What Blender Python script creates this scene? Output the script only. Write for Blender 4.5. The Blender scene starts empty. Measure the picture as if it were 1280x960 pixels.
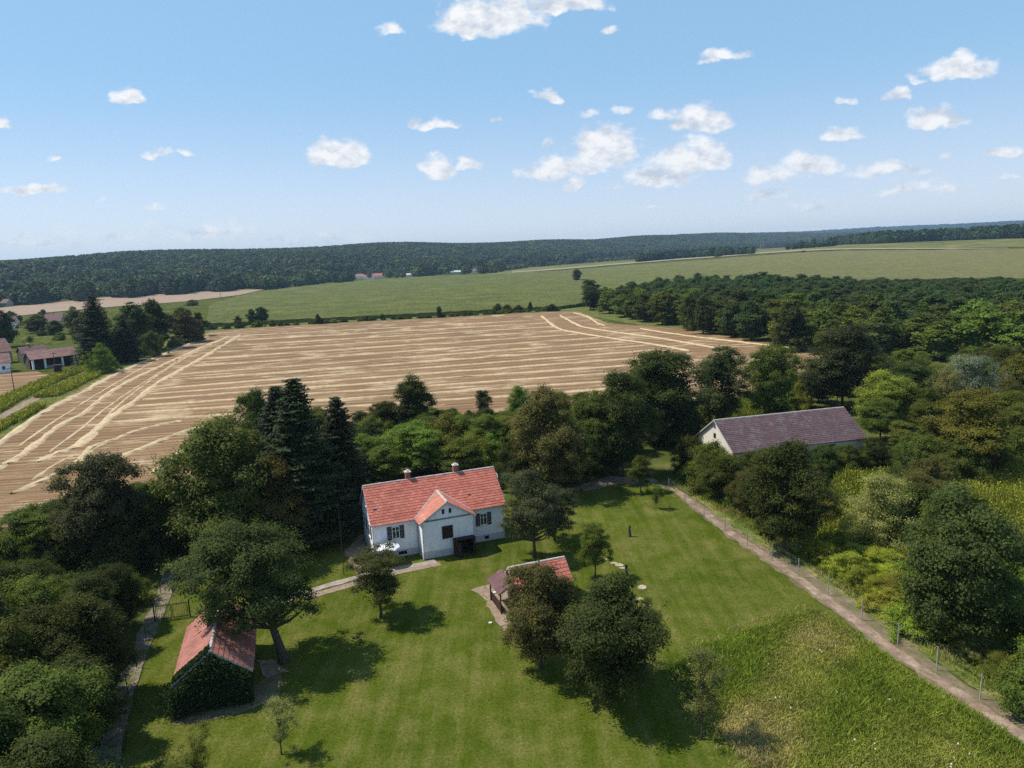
import bpy, bmesh, math, random
import numpy as np
from mathutils import Matrix, Vector
R = math.radians
SC = bpy.context.scene
COL = SC.collection
rng = np.random.default_rng(7)
random.seed(7)

# ------------------------------------------------------------------ camera
PITCH, ROLL, CAMH, FPX = 10.2, 2.2, 31.0, 889.0
cam_d = bpy.data.cameras.new('camera'); cam = bpy.data.objects.new('camera', cam_d); COL.objects.link(cam)
CM = Matrix.Rotation(R(90 - PITCH), 4, 'X') @ Matrix.Rotation(R(-ROLL), 4, 'Z')
cam.matrix_world = Matrix.Translation((0, 0, CAMH)) @ CM
cam_d.sensor_width = 36; cam_d.lens = FPX / 1280 * 36
cam_d.clip_start = 0.5; cam_d.clip_end = 40000
SC.camera = cam

# ------------------------------------------------------------------ world, sun, exposure
SUN_EL, SUN_AZ = 56.5, 8.5      # the sun stands left of the view and a little behind the house
sd = Vector((-math.cos(R(SUN_AZ)) * math.cos(R(SUN_EL)), math.sin(R(SUN_AZ)) * math.cos(R(SUN_EL)), math.sin(R(SUN_EL))))
sun_d = bpy.data.lights.new('sun', 'SUN'); sun = bpy.data.objects.new('sun', sun_d); COL.objects.link(sun)
sun_d.energy = 5.0; sun_d.angle = R(0.53); sun_d.color = (1.0, 0.955, 0.89)
sun.rotation_euler = sd.to_track_quat('Z', 'Y').to_euler()
SC.view_settings.view_transform = 'Standard'; SC.view_settings.look = 'None'
SC.view_settings.exposure = 0.0; SC.view_settings.gamma = 1.0; SC.view_settings.use_curve_mapping = False
cy = SC.cycles
cy.max_bounces = 5; cy.diffuse_bounces = 2; cy.glossy_bounces = 2; cy.transmission_bounces = 3
cy.transparent_max_bounces = 6; cy.volume_bounces = 0; cy.sample_clamp_indirect = 4.0
cy.use_denoising = False
try: cy.denoiser = 'OPENIMAGEDENOISE'; cy.denoising_prefilter = 'ACCURATE'
except Exception: pass

MW3 = np.array(CM.to_3x3())
def pray(px, py):
    return MW3 @ np.array([(px - 640) / FPX, -(py - 480) / FPX, -1.0])

world = bpy.data.worlds.new('World'); SC.world = world; world.use_nodes = True
def build_world():
    nt = world.node_tree; N = nt.nodes; L = nt.links; N.clear()
    def node(t, **k):
        n = N.new(t)
        for a, b in k.items(): setattr(n, a, b)
        return n
    def setin(n, i, v):
        if hasattr(v, 'is_output') or isinstance(v, bpy.types.NodeSocket): L.new(v, n.inputs[i])
        else: n.inputs[i].default_value = v
    def math_(op, a, b=0.0, c=0.0, clamp=False):
        n = node('ShaderNodeMath', operation=op, use_clamp=clamp)
        setin(n, 0, a); setin(n, 1, b); setin(n, 2, c); return n.outputs[0]
    def vmath(op, a, b=None, c=None):
        n = node('ShaderNodeVectorMath', operation=op)
        setin(n, 0, a)
        if b is not None: setin(n, 1, b)
        if c is not None: setin(n, 2, c)
        return n
    sky = node('ShaderNodeTexSky', sky_type='NISHITA', sun_disc=False, sun_elevation=R(SUN_EL),
               sun_rotation=R(-90 + SUN_AZ), altitude=100, air_density=1.0, dust_density=0.0, ozone_density=2.2)
    tc = node('ShaderNodeTexCoord')
    sep = node('ShaderNodeSeparateXYZ'); L.new(tc.outputs['Generated'], sep.inputs[0])
    ay = math_('MAXIMUM', math_('ABSOLUTE', sep.outputs[1]), 0.02)
    comb = node('ShaderNodeCombineXYZ')
    L.new(math_('DIVIDE', sep.outputs[0], ay), comb.inputs[0]); L.new(math_('DIVIDE', sep.outputs[2], ay), comb.inputs[1])
    P = comb.outputs[0]
    clouds = [(604,24,58,26,1),(640,14,40,22,1),(705,4,58,13,1),(490,36,18,10,.8),(161,123,25,10,1),(0,154,17,8,1),
      (196,192,16,5,.55),(228,190,16,5,.75),(66,199,11,4,.5),(38,235,42,7,.95),(424,192,38,17,1.1),(547,209,24,14,1),
      (587,203,13,8,.9),(540,155,30,7,.9),(688,121,19,7,.95),(740,142,13,5,.55),(775,138,12,4,.55),(624,152,8,3,.5),
      (684,176,11,6,.8),(755,184,45,26,1.05),(700,210,50,14,.9),(718,228,16,12,.7),(832,145,24,7,.7),(877,150,36,19,1.05),
      (850,181,15,5,.65),(868,196,46,20,1),(830,216,46,17,.85),(907,68,28,8,.8),(888,78,17,6,.65),(1200,84,42,16,1),
      (1146,99,13,5,.65),(1123,117,18,8,.9),(1060,127,11,5,.55),(1052,169,22,10,.95),(1170,149,38,16,1),
      (1010,203,44,14,.85),(965,214,34,16,.8),(962,243,26,10,.6),(1110,212,52,9,.75),(1175,197,11,5,.6),(1254,190,22,7,.8),
      (1150,235,60,9,.55),(768,233,10,5,.6),(1262,218,14,4,.6),(1040,255,50,8,.4),(60,300,110,11,.42),(255,288,75,12,.48),
      (400,300,90,9,.36),(195,258,16,5,.4),(130,250,12,4,.35),(820,257,12,4,.4),(769,37,10,5,.45)]
    # uneven outlines: bend the lookup position with noise before the outline is measured
    nz0 = node('ShaderNodeTexNoise'); nz0.inputs['Scale'].default_value = 26; nz0.inputs['Detail'].default_value = 3
    L.new(P, nz0.inputs['Vector'])
    Pw = vmath('MULTIPLY_ADD', vmath('SUBTRACT', nz0.outputs['Color'], (.5, .5, .5)).outputs[0], (.05, .028, 0), P).outputs[0]
    field = None
    for (cx, cyy, hw, hh, amp) in clouds:
        d = pray(cx, cyy + hh * .35); u0, v0 = d[0] / abs(d[1]), d[2] / abs(d[1])
        k = 1 / d[1]
        sx, sy = FPX / (hw * 1.25) / k * 1.0, FPX / (hh * 1.75) / k
        q = vmath('MULTIPLY_ADD', Pw, (sx, sy, 0), (-u0 * sx, -v0 * sy, 0)).outputs[0]
        q2 = vmath('MINIMUM', q, vmath('MULTIPLY', q, (1, 2.6, 1)).outputs[0]).outputs[0]
        dd = vmath('DOT_PRODUCT', q2, q2).outputs['Value']
        f = math_('MULTIPLY_ADD', dd, -amp, amp)
        field = f if field is None else math_('MAXIMUM', field, f)
    field = math_('MAXIMUM', field, -1.0)
    def fbm(offset, sc=34, det=7):
        n = node('ShaderNodeTexNoise'); n.inputs['Scale'].default_value = sc; n.inputs['Detail'].default_value = det
        n.inputs['Roughness'].default_value = .58
        v = vmath('MULTIPLY_ADD', P, (1, 1.5, 1), offset).outputs[0]; L.new(v, n.inputs['Vector'])
        return n.outputs['Fac']
    n1, n2, n3 = fbm((0, 0, 0)), fbm((0, 0, 3), 30, 4), fbm((.012, -.03, 3), 30, 4)
    dens = math_('MULTIPLY_ADD', math_('SUBTRACT', n1, .5), 1.9, field)
    mr = node('ShaderNodeMapRange', interpolation_type='SMOOTHSTEP'); L.new(dens, mr.inputs[0])
    mr.inputs[1].default_value = .08; mr.inputs[2].default_value = .80
    a = math_('MULTIPLY', mr.outputs[0], .96)
    lit = math_('MULTIPLY_ADD', math_('SUBTRACT', n3, n2), 3.0, .70, clamp=True)
    cc = node('ShaderNodeMix', data_type='RGBA'); L.new(lit, cc.inputs[0])
    cc.inputs[6].default_value = (4.0, 4.45, 5.1, 1); cc.inputs[7].default_value = (6.7, 6.7, 6.75, 1)
    # summer haze in the air: pale blue low down, the same all round, thinned towards the unseen zenith to deepen ground shadows
    hz = node('ShaderNodeMix', data_type='RGBA'); up = node('ShaderNodeMapRange', interpolation_type='SMOOTHSTEP'); L.new(sep.outputs[2], up.inputs[0]); up.inputs[1].default_value = .25; up.inputs[2].default_value = .85; up.inputs[3].default_value = .66; up.inputs[4].default_value = .12; L.new(up.outputs[0], hz.inputs[0]); L.new(sky.outputs[0], hz.inputs[6]); lowc = node('ShaderNodeMix', data_type='RGBA'); lr = node('ShaderNodeMapRange', interpolation_type='SMOOTHSTEP'); L.new(sep.outputs[2], lr.inputs[0]); lr.inputs[1].default_value = 0.0; lr.inputs[2].default_value = .24; L.new(lr.outputs[0], lowc.inputs[0]); lowc.inputs[6].default_value = (.74 / .15, .78 / .15, .95 / .15, 1); lowc.inputs[7].default_value = (.325 / .15, .60 / .15, .885 / .15, 1); L.new(lowc.outputs[2], hz.inputs[7])
    mix = node('ShaderNodeMix', data_type='RGBA'); L.new(a, mix.inputs[0]); L.new(hz.outputs[2], mix.inputs[6]); L.new(cc.outputs[2], mix.inputs[7])
    bg = node('ShaderNodeBackground'); bg.inputs[1].default_value = 0.15; L.new(mix.outputs[2], bg.inputs[0])
    out = node('ShaderNodeOutputWorld'); L.new(bg.outputs[0], out.inputs[0])
build_world()
world.cycles.sampling_method = 'MANUAL'; world.cycles.sample_map_resolution = 512

# ------------------------------------------------------------------ terrain height and picking of places on it
def sstep(a, b, x):
    t = np.clip((x - a) / (b - a), 0, 1); return t * t * (3 - 2 * t)
_az = []; _el = []
for (px, py) in [(-200,338),(0,328),(150,319),(300,315),(450,308),(560,306),(640,305),(720,302),(780,299),(860,294),(1000,293),(1150,290),(1500,286)]:
    d = pray(px, py); _az.append(math.degrees(math.atan2(d[0], d[1]))); _el.append(d[2] / math.hypot(d[0], d[1]))
_az2 = []; _el2 = []
for (px, py) in [(600,318),(780,303),(850,293),(900,292),(1000,290),(1100,284),(1200,280),(1280,276),(1500,268)]:
    d = pray(px, py); _az2.append(math.degrees(math.atan2(d[0], d[1]))); _el2.append(d[2] / math.hypot(d[0], d[1]))
def height(x, y):
    x = np.asarray(x, float); y = np.asarray(y, float)
    r = np.hypot(x, y); az = np.degrees(np.arctan2(x, y))
    azc = np.clip(az, -48, 48)
    A = np.interp(azc, [-15, 0, 12, 16, 22, 25, 36], [0, 3, 12, 16, 24.5, 27.5, 28.2])
    base = A * sstep(430, 1350, r)
    D1 = np.interp(azc, [-40, -20, 0, 10, 20, 40], [1900, 2150, 2700, 3400, 4400, 5200])
    F1 = np.interp(azc, [-40, -20, 0, 10, 20, 40], [840, 1000, 1450, 2050, 2900, 3700])
    h1 = CAMH + D1 * np.interp(azc, _az, _el) - 16
    h1 = np.maximum(h1 - base, 0)
    bump = 9 * np.sin(x * .006 + 1) * np.sin(y * .007 + .4) + 5 * np.sin(x * .013 + .5 * np.sin(y * .008)) 
    s1 = sstep(F1, D1, r)
    hh = h1 * s1 * (1 - .25 * sstep(D1, D1 * 1.5, r)) + bump * s1 * (1 - .7 * sstep(D1 * .8, D1, r))
    D2 = 7500.0
    h2 = np.maximum(CAMH + D2 * np.interp(azc, _az2, _el2) - 14 - base, 0) * sstep(5200, D2, r)
    return base + np.maximum(hh, h2)
def at(px, py, z=0.0):
    d = pray(px, py)
    if d[2] < -1e-6:
        t = (z - CAMH) / d[2]
        x, y = d[0] * t, d[1] * t
        if math.hypot(x, y) < 430: return Vector((x, y, z))
    t = 100.0; step = 4.0
    while t < 20000:
        x, y = d[0] * t, d[1] * t
        if CAMH + d[2] * t < float(height(x, y)) + z: break
        t += step; step = max(4.0, t * .006)
    lo, hi = t - step, t
    for _ in range(20):
        m = (lo + hi) / 2; x, y = d[0] * m, d[1] * m
        if CAMH + d[2] * m < float(height(x, y)) + z: hi = m
        else: lo = m
    return Vector((d[0] * hi, d[1] * hi, float(height(d[0] * hi, d[1] * hi)) + z))
MWT = MW3.T
def proj(p):
    q = MWT @ (np.array(p) - np.array([0, 0, CAMH])); return 640 + FPX * q[0] / -q[2], 480 - FPX * q[1] / -q[2], -q[2]
def height_to(P, top_py):
    lo, hi = 0.2, 60.0
    for _ in range(40):
        m = (lo + hi) / 2
        if proj((P[0], P[1], P[2] + m))[1] > top_py: lo = m
        else: hi = m
    return lo
def inside(poly, x, y):
    c = False; n = len(poly)
    for i in range(n):
        x1, y1 = poly[i][0], poly[i][1]; x2, y2 = poly[i - 1][0], poly[i - 1][1]
        if (y1 > y) != (y2 > y) and x < (x2 - x1) * (y - y1) / (y2 - y1) + x1: c = not c
    return c

# ------------------------------------------------------------------ tagging and mesh helpers
def tag(o, label=None, cat=None, group=None, kind=None):
    if label: o['label'] = label
    if cat: o['category'] = cat
    if group: o['group'] = group
    if kind: o['kind'] = kind
    return o
def empty(name, loc, rz=0.0, label=None, cat=None, group=None):
    o = bpy.data.objects.new(name, None); COL.objects.link(o); o.empty_display_size = .5
    o.location = loc; o.rotation_euler = (0, 0, rz); return tag(o, label, cat, group)
def link_mesh(name, me, mat=None, parent=None):
    o = bpy.data.objects.new(name, me); COL.objects.link(o)
    if mat is not None and not me.materials: me.materials.append(mat)
    if parent is not None: o.parent = parent
    return o
def np_mesh(name, verts, faces, mat=None, attr=None, smooth=False):
    me = bpy.data.meshes.new(name); verts = np.asarray(verts, np.float32); faces = np.asarray(faces, np.int32)
    n, k = faces.shape
    me.vertices.add(len(verts)); me.vertices.foreach_set('co', verts.ravel())
    me.loops.add(n * k); me.loops.foreach_set('vertex_index', faces.ravel())
    me.polygons.add(n); me.polygons.foreach_set('loop_start', np.arange(0, n * k, k, dtype=np.int32))
    me.polygons.foreach_set('use_smooth', np.full(n, smooth, bool))
    if attr:
        for an, (dom, val) in attr.items():
            a = me.attributes.new(an, 'FLOAT', dom); a.data.foreach_set('value', np.asarray(val, np.float32))
    me.update(calc_edges=True)
    if mat is not None: me.materials.append(mat)
    return me
class MB:
    def __init__(s): s.v = []; s.f = []
    def add(s, vs, fs):
        b = len(s.v); s.v += [tuple(v) for v in vs]; s.f += [tuple(i + b for i in f) for f in fs]; return s
    def box(s, x0, x1, y0, y1, z0, z1):
        return s.add([(x0,y0,z0),(x1,y0,z0),(x1,y1,z0),(x0,y1,z0),(x0,y0,z1),(x1,y0,z1),(x1,y1,z1),(x0,y1,z1)],
                     [(0,3,2,1),(4,5,6,7),(0,1,5,4),(1,2,6,5),(2,3,7,6),(3,0,4,7)])
    def prism(s, pts, axis_vec):      # extrude a polygon (3-d points) along a vector
        n = len(pts); a = [Vector(p) for p in pts]; b = [p + Vector(axis_vec) for p in a]
        return s.add(a + b, [tuple(range(n))[::-1], tuple(range(n, 2 * n))] + [(i, (i + 1) % n, n + (i + 1) % n, n + i) for i in range(n)])
    def tube(s, pts, rads, n=6, cap=True):
        pts = [Vector(p) for p in pts]; rings = []
        for i, p in enumerate(pts):
            d = (pts[min(i + 1, len(pts) - 1)] - pts[max(i - 1, 0)]).normalized()
            a = d.orthogonal().normalized(); b = d.cross(a); r = rads[i] if hasattr(rads, '__len__') else rads
            rings.append([p + (a * math.cos(2 * math.pi * k / n) + b * math.sin(2 * math.pi * k / n)) * r for k in range(n)])
        base = len(s.v)
        for rg in rings: s.v += [tuple(v) for v in rg]
        for i in range(len(pts) - 1):
            for k in range(n):
                s.f.append((base + i * n + k, base + i * n + (k + 1) % n, base + (i + 1) * n + (k + 1) % n, base + (i + 1) * n + k))
        if cap:
            s.f.append(tuple(base + k for k in range(n))[::-1]); s.f.append(tuple(base + (len(pts) - 1) * n + k for k in range(n)))
        return s
    def mesh(s, name, mat, smooth=False):
        me = bpy.data.meshes.new(name); me.from_pydata(s.v, [], s.f); me.update()
        bm = bmesh.new(); bm.from_mesh(me); bmesh.ops.recalc_face_normals(bm, faces=bm.faces); bm.to_mesh(me); bm.free()
        if smooth: me.polygons.foreach_set('use_smooth', np.ones(len(me.polygons), bool))
        me.materials.append(mat); return me
    def build(s, name, mat, parent=None, smooth=False):
        return link_mesh(name, s.mesh(name, mat, smooth), None, parent)

# ------------------------------------------------------------------ materials
class NT:
    def __init__(s, name):
        s.m = bpy.data.materials.new(name); s.m.use_nodes = True; s.t = s.m.node_tree; s.N = s.t.nodes; s.L = s.t.links; s.N.clear()
        s.out = s.N.new('ShaderNodeOutputMaterial'); s.bs = s.N.new('ShaderNodeBsdfPrincipled'); s.L.new(s.bs.outputs[0], s.out.inputs[0])
        s.geo = s.N.new('ShaderNodeNewGeometry'); s.bs.inputs['Roughness'].default_value = .85
        s.bs.inputs['Specular IOR Level'].default_value = .25
    def set(s, n, i, v):
        if isinstance(v, bpy.types.NodeSocket): s.L.new(v, n.inputs[i])
        else: n.inputs[i].default_value = v
    def obj(s):
        n = s.N.new('ShaderNodeTexCoord'); return n.outputs['Object']
    def mapped(s, vec, scale=(1,1,1), rot=0.0):
        n = s.N.new('ShaderNodeMapping'); s.set(n, 0, vec); n.inputs['Scale'].default_value = scale; n.inputs['Rotation'].default_value = (0, 0, rot); return n.outputs[0]
    def noise(s, scale, detail=4, rough=.55, vec=None, dist=0.0):
        n = s.N.new('ShaderNodeTexNoise'); s.set(n, 'Vector', vec if vec is not None else s.geo.outputs['Position'])
        n.inputs['Scale'].default_value = scale; n.inputs['Detail'].default_value = detail; n.inputs['Roughness'].default_value = rough; n.inputs['Distortion'].default_value = dist
        return n.outputs['Fac']
    def ramp(s, fac, stops):
        n = s.N.new('ShaderNodeValToRGB'); s.L.new(fac, n.inputs[0]); e = n.color_ramp.elements
        while len(e) < len(stops): e.new(.5)
        for i, (p, c) in enumerate(stops): e[i].position = p; e[i].color = (c if hasattr(c, '__len__') else (c, c, c)) + (1,) if not hasattr(c, '__len__') or len(c) == 3 else c
        return n.outputs[0]
    def mix(s, fac, a, b, mode='MIX'):
        n = s.N.new('ShaderNodeMix'); n.data_type = 'RGBA'; n.blend_type = mode
        s.set(n, 0, fac)
        for i, v in ((6, a), (7, b)):
            if not isinstance(v, bpy.types.NodeSocket) and len(v) == 3: v = tuple(v) + (1,)
            s.set(n, i, v)
        return n.outputs[2]
    def math(s, op, a, b=0.0, clamp=False):
        n = s.N.new('ShaderNodeMath'); n.operation = op; n.use_clamp = clamp; s.set(n, 0, a); s.set(n, 1, b); return n.outputs[0]
    def attr(s, name):
        n = s.N.new('ShaderNodeAttribute'); n.attribute_name = name; return n.outputs['Fac']
    def bump(s, h, strength=.3, dist=.05):
        n = s.N.new('ShaderNodeBump'); n.inputs['Strength'].default_value = strength; n.inputs['Distance'].default_value = dist
        s.L.new(h, n.inputs['Height']); s.L.new(n.outputs[0], s.bs.inputs['Normal'])
    def color(s, c):
        s.set(s.bs, 'Base Color', c if isinstance(c, bpy.types.NodeSocket) else tuple(c) + (1,)); return s
def simple(name, c, var=.25, scale=3.0, rough=.8, bump=0.0, c2=None):
    t = NT(name); f = t.noise(scale, 5, .6, t.obj())
    a = tuple(x * (1 - var) for x in c); b = c2 if c2 else tuple(min(1, x * (1 + var)) for x in c)
    t.color(t.ramp(f, [(.3, a), (.7, b)])); t.bs.inputs['Roughness'].default_value = rough
    if bump: t.bump(t.noise(scale * 6, 4, .6, t.obj()), bump, .03)
    return t.m
def m_grass(name, cols, dry, s=1.0, drymix=(.52, .72), fine=7.0, streak=0.0):
    t = NT(name); big = t.noise(.11 * s, 4, .6); mid = t.noise(.55 * s, 5, .65); fin = t.noise(fine, 4, .7)
    if streak:
        st = t.noise(1.0, 3, .6, t.mapped(t.geo.outputs['Position'], (.9, .07, 1), streak))
        mid = t.math('ADD', t.math('MULTIPLY', mid, .55), t.math('MULTIPLY', st, .45))
    c = t.ramp(big, [(.3, cols[0]), (.52, cols[1]), (.72, cols[2])])
    d = t.ramp(mid, [(drymix[0], 0.0), (drymix[1], 1.0)])
    c = t.mix(d, c, dry)
    c = t.mix(.8, c, t.ramp(fin, [(.25, .45), (.75, 1.5)]), 'MULTIPLY')
    c = t.mix(.75, c, t.ramp(mid, [(.25, .52), (.7, 1.3)]), 'MULTIPLY')
    t.color(c); t.bs.inputs['Roughness'].default_value = 1; t.bs.inputs['Specular IOR Level'].default_value = 0.0
    t.bump(fin, .8, .08); return t.m
def m_earth(name, a, b, c, scale=.8, rot=0.0, sc=(1,1,1), grass=None, cover=(.52, .60)):
    t = NT(name); v = t.mapped(t.geo.outputs['Position'], sc, rot)
    f = t.noise(scale, 6, .7, v); g = t.noise(scale * 9, 4, .7)
    col = t.ramp(f, [(.3, a), (.5, b), (.7, c)]); col = t.mix(.7, col, t.ramp(g, [(.25, .55), (.75, 1.4)]), 'MULTIPLY')
    if grass: col = t.mix(t.ramp(t.noise(1.1, 5, .7, None, .4), [(cover[0], 0.0), (cover[1], 1.0)]), col, t.mix(t.ramp(t.noise(7, 3, .6), [(.3, 0.0), (.7, 1.0)]), tuple(x * .7 for x in grass), tuple(x * 1.3 for x in grass)))
    t.color(col); t.bs.inputs['Roughness'].default_value = 1; t.bump(g, .7, .06); return t.m
def m_leaf(name, trans=.30, rough=.62, spec=.10, hue=.05, patch=0.0, vr=.45):
    t = NT(name); oi = t.N.new('ShaderNodeObjectInfo'); ti = t.attr('tint')
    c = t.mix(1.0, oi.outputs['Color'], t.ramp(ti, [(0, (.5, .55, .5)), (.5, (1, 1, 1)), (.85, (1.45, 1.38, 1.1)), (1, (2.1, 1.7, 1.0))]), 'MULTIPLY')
    if patch: c = t.mix(patch, c, t.ramp(t.noise(.011, 6, .7), [(.34, (.55, .62, .75)), (.5, (1, 1, 1)), (.68, (1.65, 1.5, 1.0))]), 'MULTIPLY')
    hs = t.N.new('ShaderNodeHueSaturation'); t.L.new(c, hs.inputs['Color'])
    t.L.new(t.math('ADD', t.math('MULTIPLY', oi.outputs['Random'], hue), .5 - hue / 2), hs.inputs['Hue'])
    t.L.new(t.math('ADD', t.math('MULTIPLY', oi.outputs['Random'], vr), 1 - vr / 2), hs.inputs['Value'])
    t.color(hs.outputs[0]); t.bs.inputs['Roughness'].default_value = rough; t.bs.inputs['Specular IOR Level'].default_value = spec
    tr = t.N.new('ShaderNodeBsdfTranslucent'); t.L.new(t.mix(1.0, hs.outputs[0], (1.5, 1.6, .8), 'MULTIPLY'), tr.inputs[0])
    mx = t.N.new('ShaderNodeMixShader'); mx.inputs[0].default_value = trans
    t.L.new(t.bs.outputs[0], mx.inputs[1]); t.L.new(tr.outputs[0], mx.inputs[2]); t.L.new(mx.outputs[0], t.out.inputs[0]); return t.m
def m_plant(name, stops):
    t = NT(name); c = t.ramp(t.attr('tint'), stops)
    c = t.mix(.7, c, t.ramp(t.noise(.35, 4, .6), [(.3, (.6, .62, .6)), (.7, (1.35, 1.3, 1.1))]), 'MULTIPLY')
    t.color(c); t.bs.inputs['Roughness'].default_value = .8; t.bs.inputs['Specular IOR Level'].default_value = .15
    tr = t.N.new('ShaderNodeBsdfTranslucent'); t.L.new(c, tr.inputs[0])
    mx = t.N.new('ShaderNodeMixShader'); mx.inputs[0].default_value = .3
    t.L.new(t.bs.outputs[0], mx.inputs[1]); t.L.new(tr.outputs[0], mx.inputs[2]); t.L.new(mx.outputs[0], t.out.inputs[0]); return t.m
def m_tiles(name, dark, mid, light, lichen=None, lich=(.6, .7)):
    t = NT(name); ti = t.attr('tint'); v = t.obj()
    c = t.ramp(ti, [(0, dark), (.5, mid), (1, light)])
    c = t.mix(.6, c, t.ramp(t.noise(.7, 5, .65, v), [(.3, .68), (.7, 1.28)]), 'MULTIPLY')
    if lichen: c = t.mix(t.ramp(t.noise(.9, 6, .7, v, .5), [(lich[0], 0.0), (lich[1], 1.0)]), c, lichen)
    t.color(c); t.bs.inputs['Roughness'].default_value = .7; t.bump(t.noise(14, 3, .6, v), .25, .02); return t.m
def m_plaster(name, c, dirt, amount=(.55, .8), streaky=True):
    t = NT(name); v = t.obj()
    n = t.noise(1.0, 6, .7, t.mapped(v, (2.2, 2.2, .5) if streaky else (1, 1, 1)))
    col = t.mix(t.ramp(n, [(amount[0], 0.0), (amount[1], 1.0)]), c, dirt)
    col = t.mix(.5, col, t.ramp(t.noise(.5, 4, .6, v), [(.3, .86), (.7, 1.06)]), 'MULTIPLY')
    t.color(col); t.bs.inputs['Roughness'].default_value = .9; t.bump(t.noise(9, 4, .6, v), .3, .02); return t.m
def m_wood(name, a, b):
    t = NT(name); v = t.obj(); n = t.noise(6, 5, .65, t.mapped(v, (1, 1, .12)))
    t.color(t.ramp(n, [(.3, a), (.7, b)])); t.bump(n, .4, .02); return t.m

M = {}
M['ground'] = m_grass('ground_grass', [(.045,.065,.014), (.08,.10,.02), (.125,.13,.036)], (.19,.155,.065), .5)
M['lawn'] = m_grass('lawn_grass', [(.066,.096,.009), (.092,.122,.012), (.132,.142,.026)], (.17,.142,.048), .7, (.44, .76), 5.0, .35)
M['meadow_soil'] = m_grass('meadow_soil', [(.11,.15,.025), (.15,.175,.035), (.21,.19,.06)], (.28,.22,.10), 1.2, (.5, .7))
M['margin'] = m_grass('margin_grass', [(.10,.13,.03), (.13,.15,.04), (.17,.16,.06)], (.25,.2,.1), .8)
M['track'] = m_earth('track_earth', (.17,.115,.078), (.29,.20,.14), (.46,.34,.245), .7, grass=(.14,.135,.05), cover=(.56, .66))
M['rough'] = m_earth('rough_verge', (.115,.10,.045), (.19,.145,.085), (.30,.225,.15), .8, grass=(.13,.14,.04), cover=(.50, .64))
M['gravel'] = m_earth('drive_gravel', (.15,.115,.085), (.245,.19,.145), (.36,.285,.22), 1.2, grass=(.10,.12,.02), cover=(.46, .58))
M['dirt'] = m_earth('bare_dirt', (.22,.15,.10), (.32,.23,.155), (.44,.34,.245), 1.1, grass=(.12,.13,.03), cover=(.55, .66))
M['path'] = simple('path_concrete', (.34,.28,.225), .25, 2.0, .9, .3)
M['straw'] = m_earth('straw', (.42,.30,.16), (.56,.42,.235), (.70,.55,.33), .9)
M['far_soil'] = m_earth('far_stubble', (.27,.185,.115), (.33,.23,.15), (.40,.30,.20), .03, .3, (1, 6, 1))
M['far_green'] = m_grass('far_green', [(.12,.135,.045), (.16,.16,.055), (.20,.185,.065)], (.22,.18,.08), .06)
M['tan_strip'] = m_earth('tan_strip', (.24,.205,.115), (.28,.24,.14), (.33,.28,.175), .05)
def m_stubble():
    t = NT('stubble'); P = t.geo.outputs['Position']; cb = t.N.new('ShaderNodeCombineXYZ'); t.L.new(t.attr('along'), cb.inputs[0]); t.L.new(t.attr('row'), cb.inputs[1]); RW = cb.outputs[0]
    v1 = t.mapped(RW, (.002, .55, 1)); v2 = t.mapped(RW, (.014, 1.7, 1))
    a = t.noise(1.0, 5, .62, v1); b = t.noise(1.0, 4, .6, v2); big = t.noise(.02, 4, .6); fin = t.noise(3.0, 4, .7)
    c = t.ramp(a, [(.32, (.145,.084,.042)), (.5, (.235,.140,.070)), (.66, (.34,.225,.118))])
    c = t.mix(t.ramp(b, [(.58, 0.0), (.75, .55)]), c, (.50,.37,.21))
    c = t.mix(t.ramp(t.math('MULTIPLY', t.noise(.055, 5, .7, P), t.noise(1.0, 4, .7, t.mapped(RW, (.09, .5, 1)))), [(.27, 0.0), (.36, .85)]), c, (.54,.41,.245))
    wv = t.math('SINE', t.math('MULTIPLY', t.attr('row'), 1.57)); c = t.mix(.5, c, t.ramp(t.math('ADD', t.math('MULTIPLY', wv, .3), .5), [(.2, .72), (.8, 1.25)]), 'MULTIPLY')
    c = t.mix(.7, c, t.ramp(big, [(.3, .82), (.7, 1.18)]), 'MULTIPLY')
    c = t.mix(.6, c, t.ramp(fin, [(.3, .6), (.7, 1.35)]), 'MULTIPLY')
    t.color(c); t.bs.inputs['Roughness'].default_value = 1; t.bs.inputs['Specular IOR Level'].default_value = .1; t.bump(fin, .6, .1); return t.m
M['stubble'] = m_stubble()
def m_corn():
    t = NT('corn'); P = t.geo.outputs['Position']
    rows = t.noise(1.0, 3, .6, t.mapped(P, (.9, .05, 1), R(-8))); mid = t.noise(.035, 5, .65, P); fin = t.noise(.9, 4, .75, P)
    c = t.ramp(mid, [(.3, (.078,.094,.016)), (.5, (.11,.122,.022)), (.7, (.16,.155,.036))])
    sx = t.N.new('ShaderNodeSeparateXYZ'); t.L.new(P, sx.inputs[0]); mr = t.N.new('ShaderNodeMapRange'); t.L.new(sx.outputs[0], mr.inputs[0]); mr.inputs[1].default_value = 0; mr.inputs[2].default_value = 420; mr.inputs[4].default_value = .8
    c = t.mix(mr.outputs[0], c, (.185,.165,.06))        # the crop is riper on the rising ground to the right
    c = t.mix(.7, c, t.ramp(rows, [(.3, .62), (.7, 1.35)]), 'MULTIPLY'); c = t.mix(.75, c, t.ramp(fin, [(.3, .5), (.7, 1.45)]), 'MULTIPLY')
    t.color(c); t.bs.inputs['Roughness'].default_value = .9; t.bs.inputs['Specular IOR Level'].default_value = .15; t.bump(fin, 1.0, .6); return t.m
M['corn'] = m_corn()
M['leaf'] = m_leaf('leaf', .36); M['needle'] = m_leaf('needle', .1, .6, .10); M['farleaf'] = m_leaf('far_leaf', .2, .7, .08, .08, .95, .9)
M['bark'] = simple('bark', (.085,.068,.05), .45, 5.0, .95, .8); M['palebark'] = simple('pale_bark', (.36,.34,.30), .3, 4.0, .9, .5)
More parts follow.
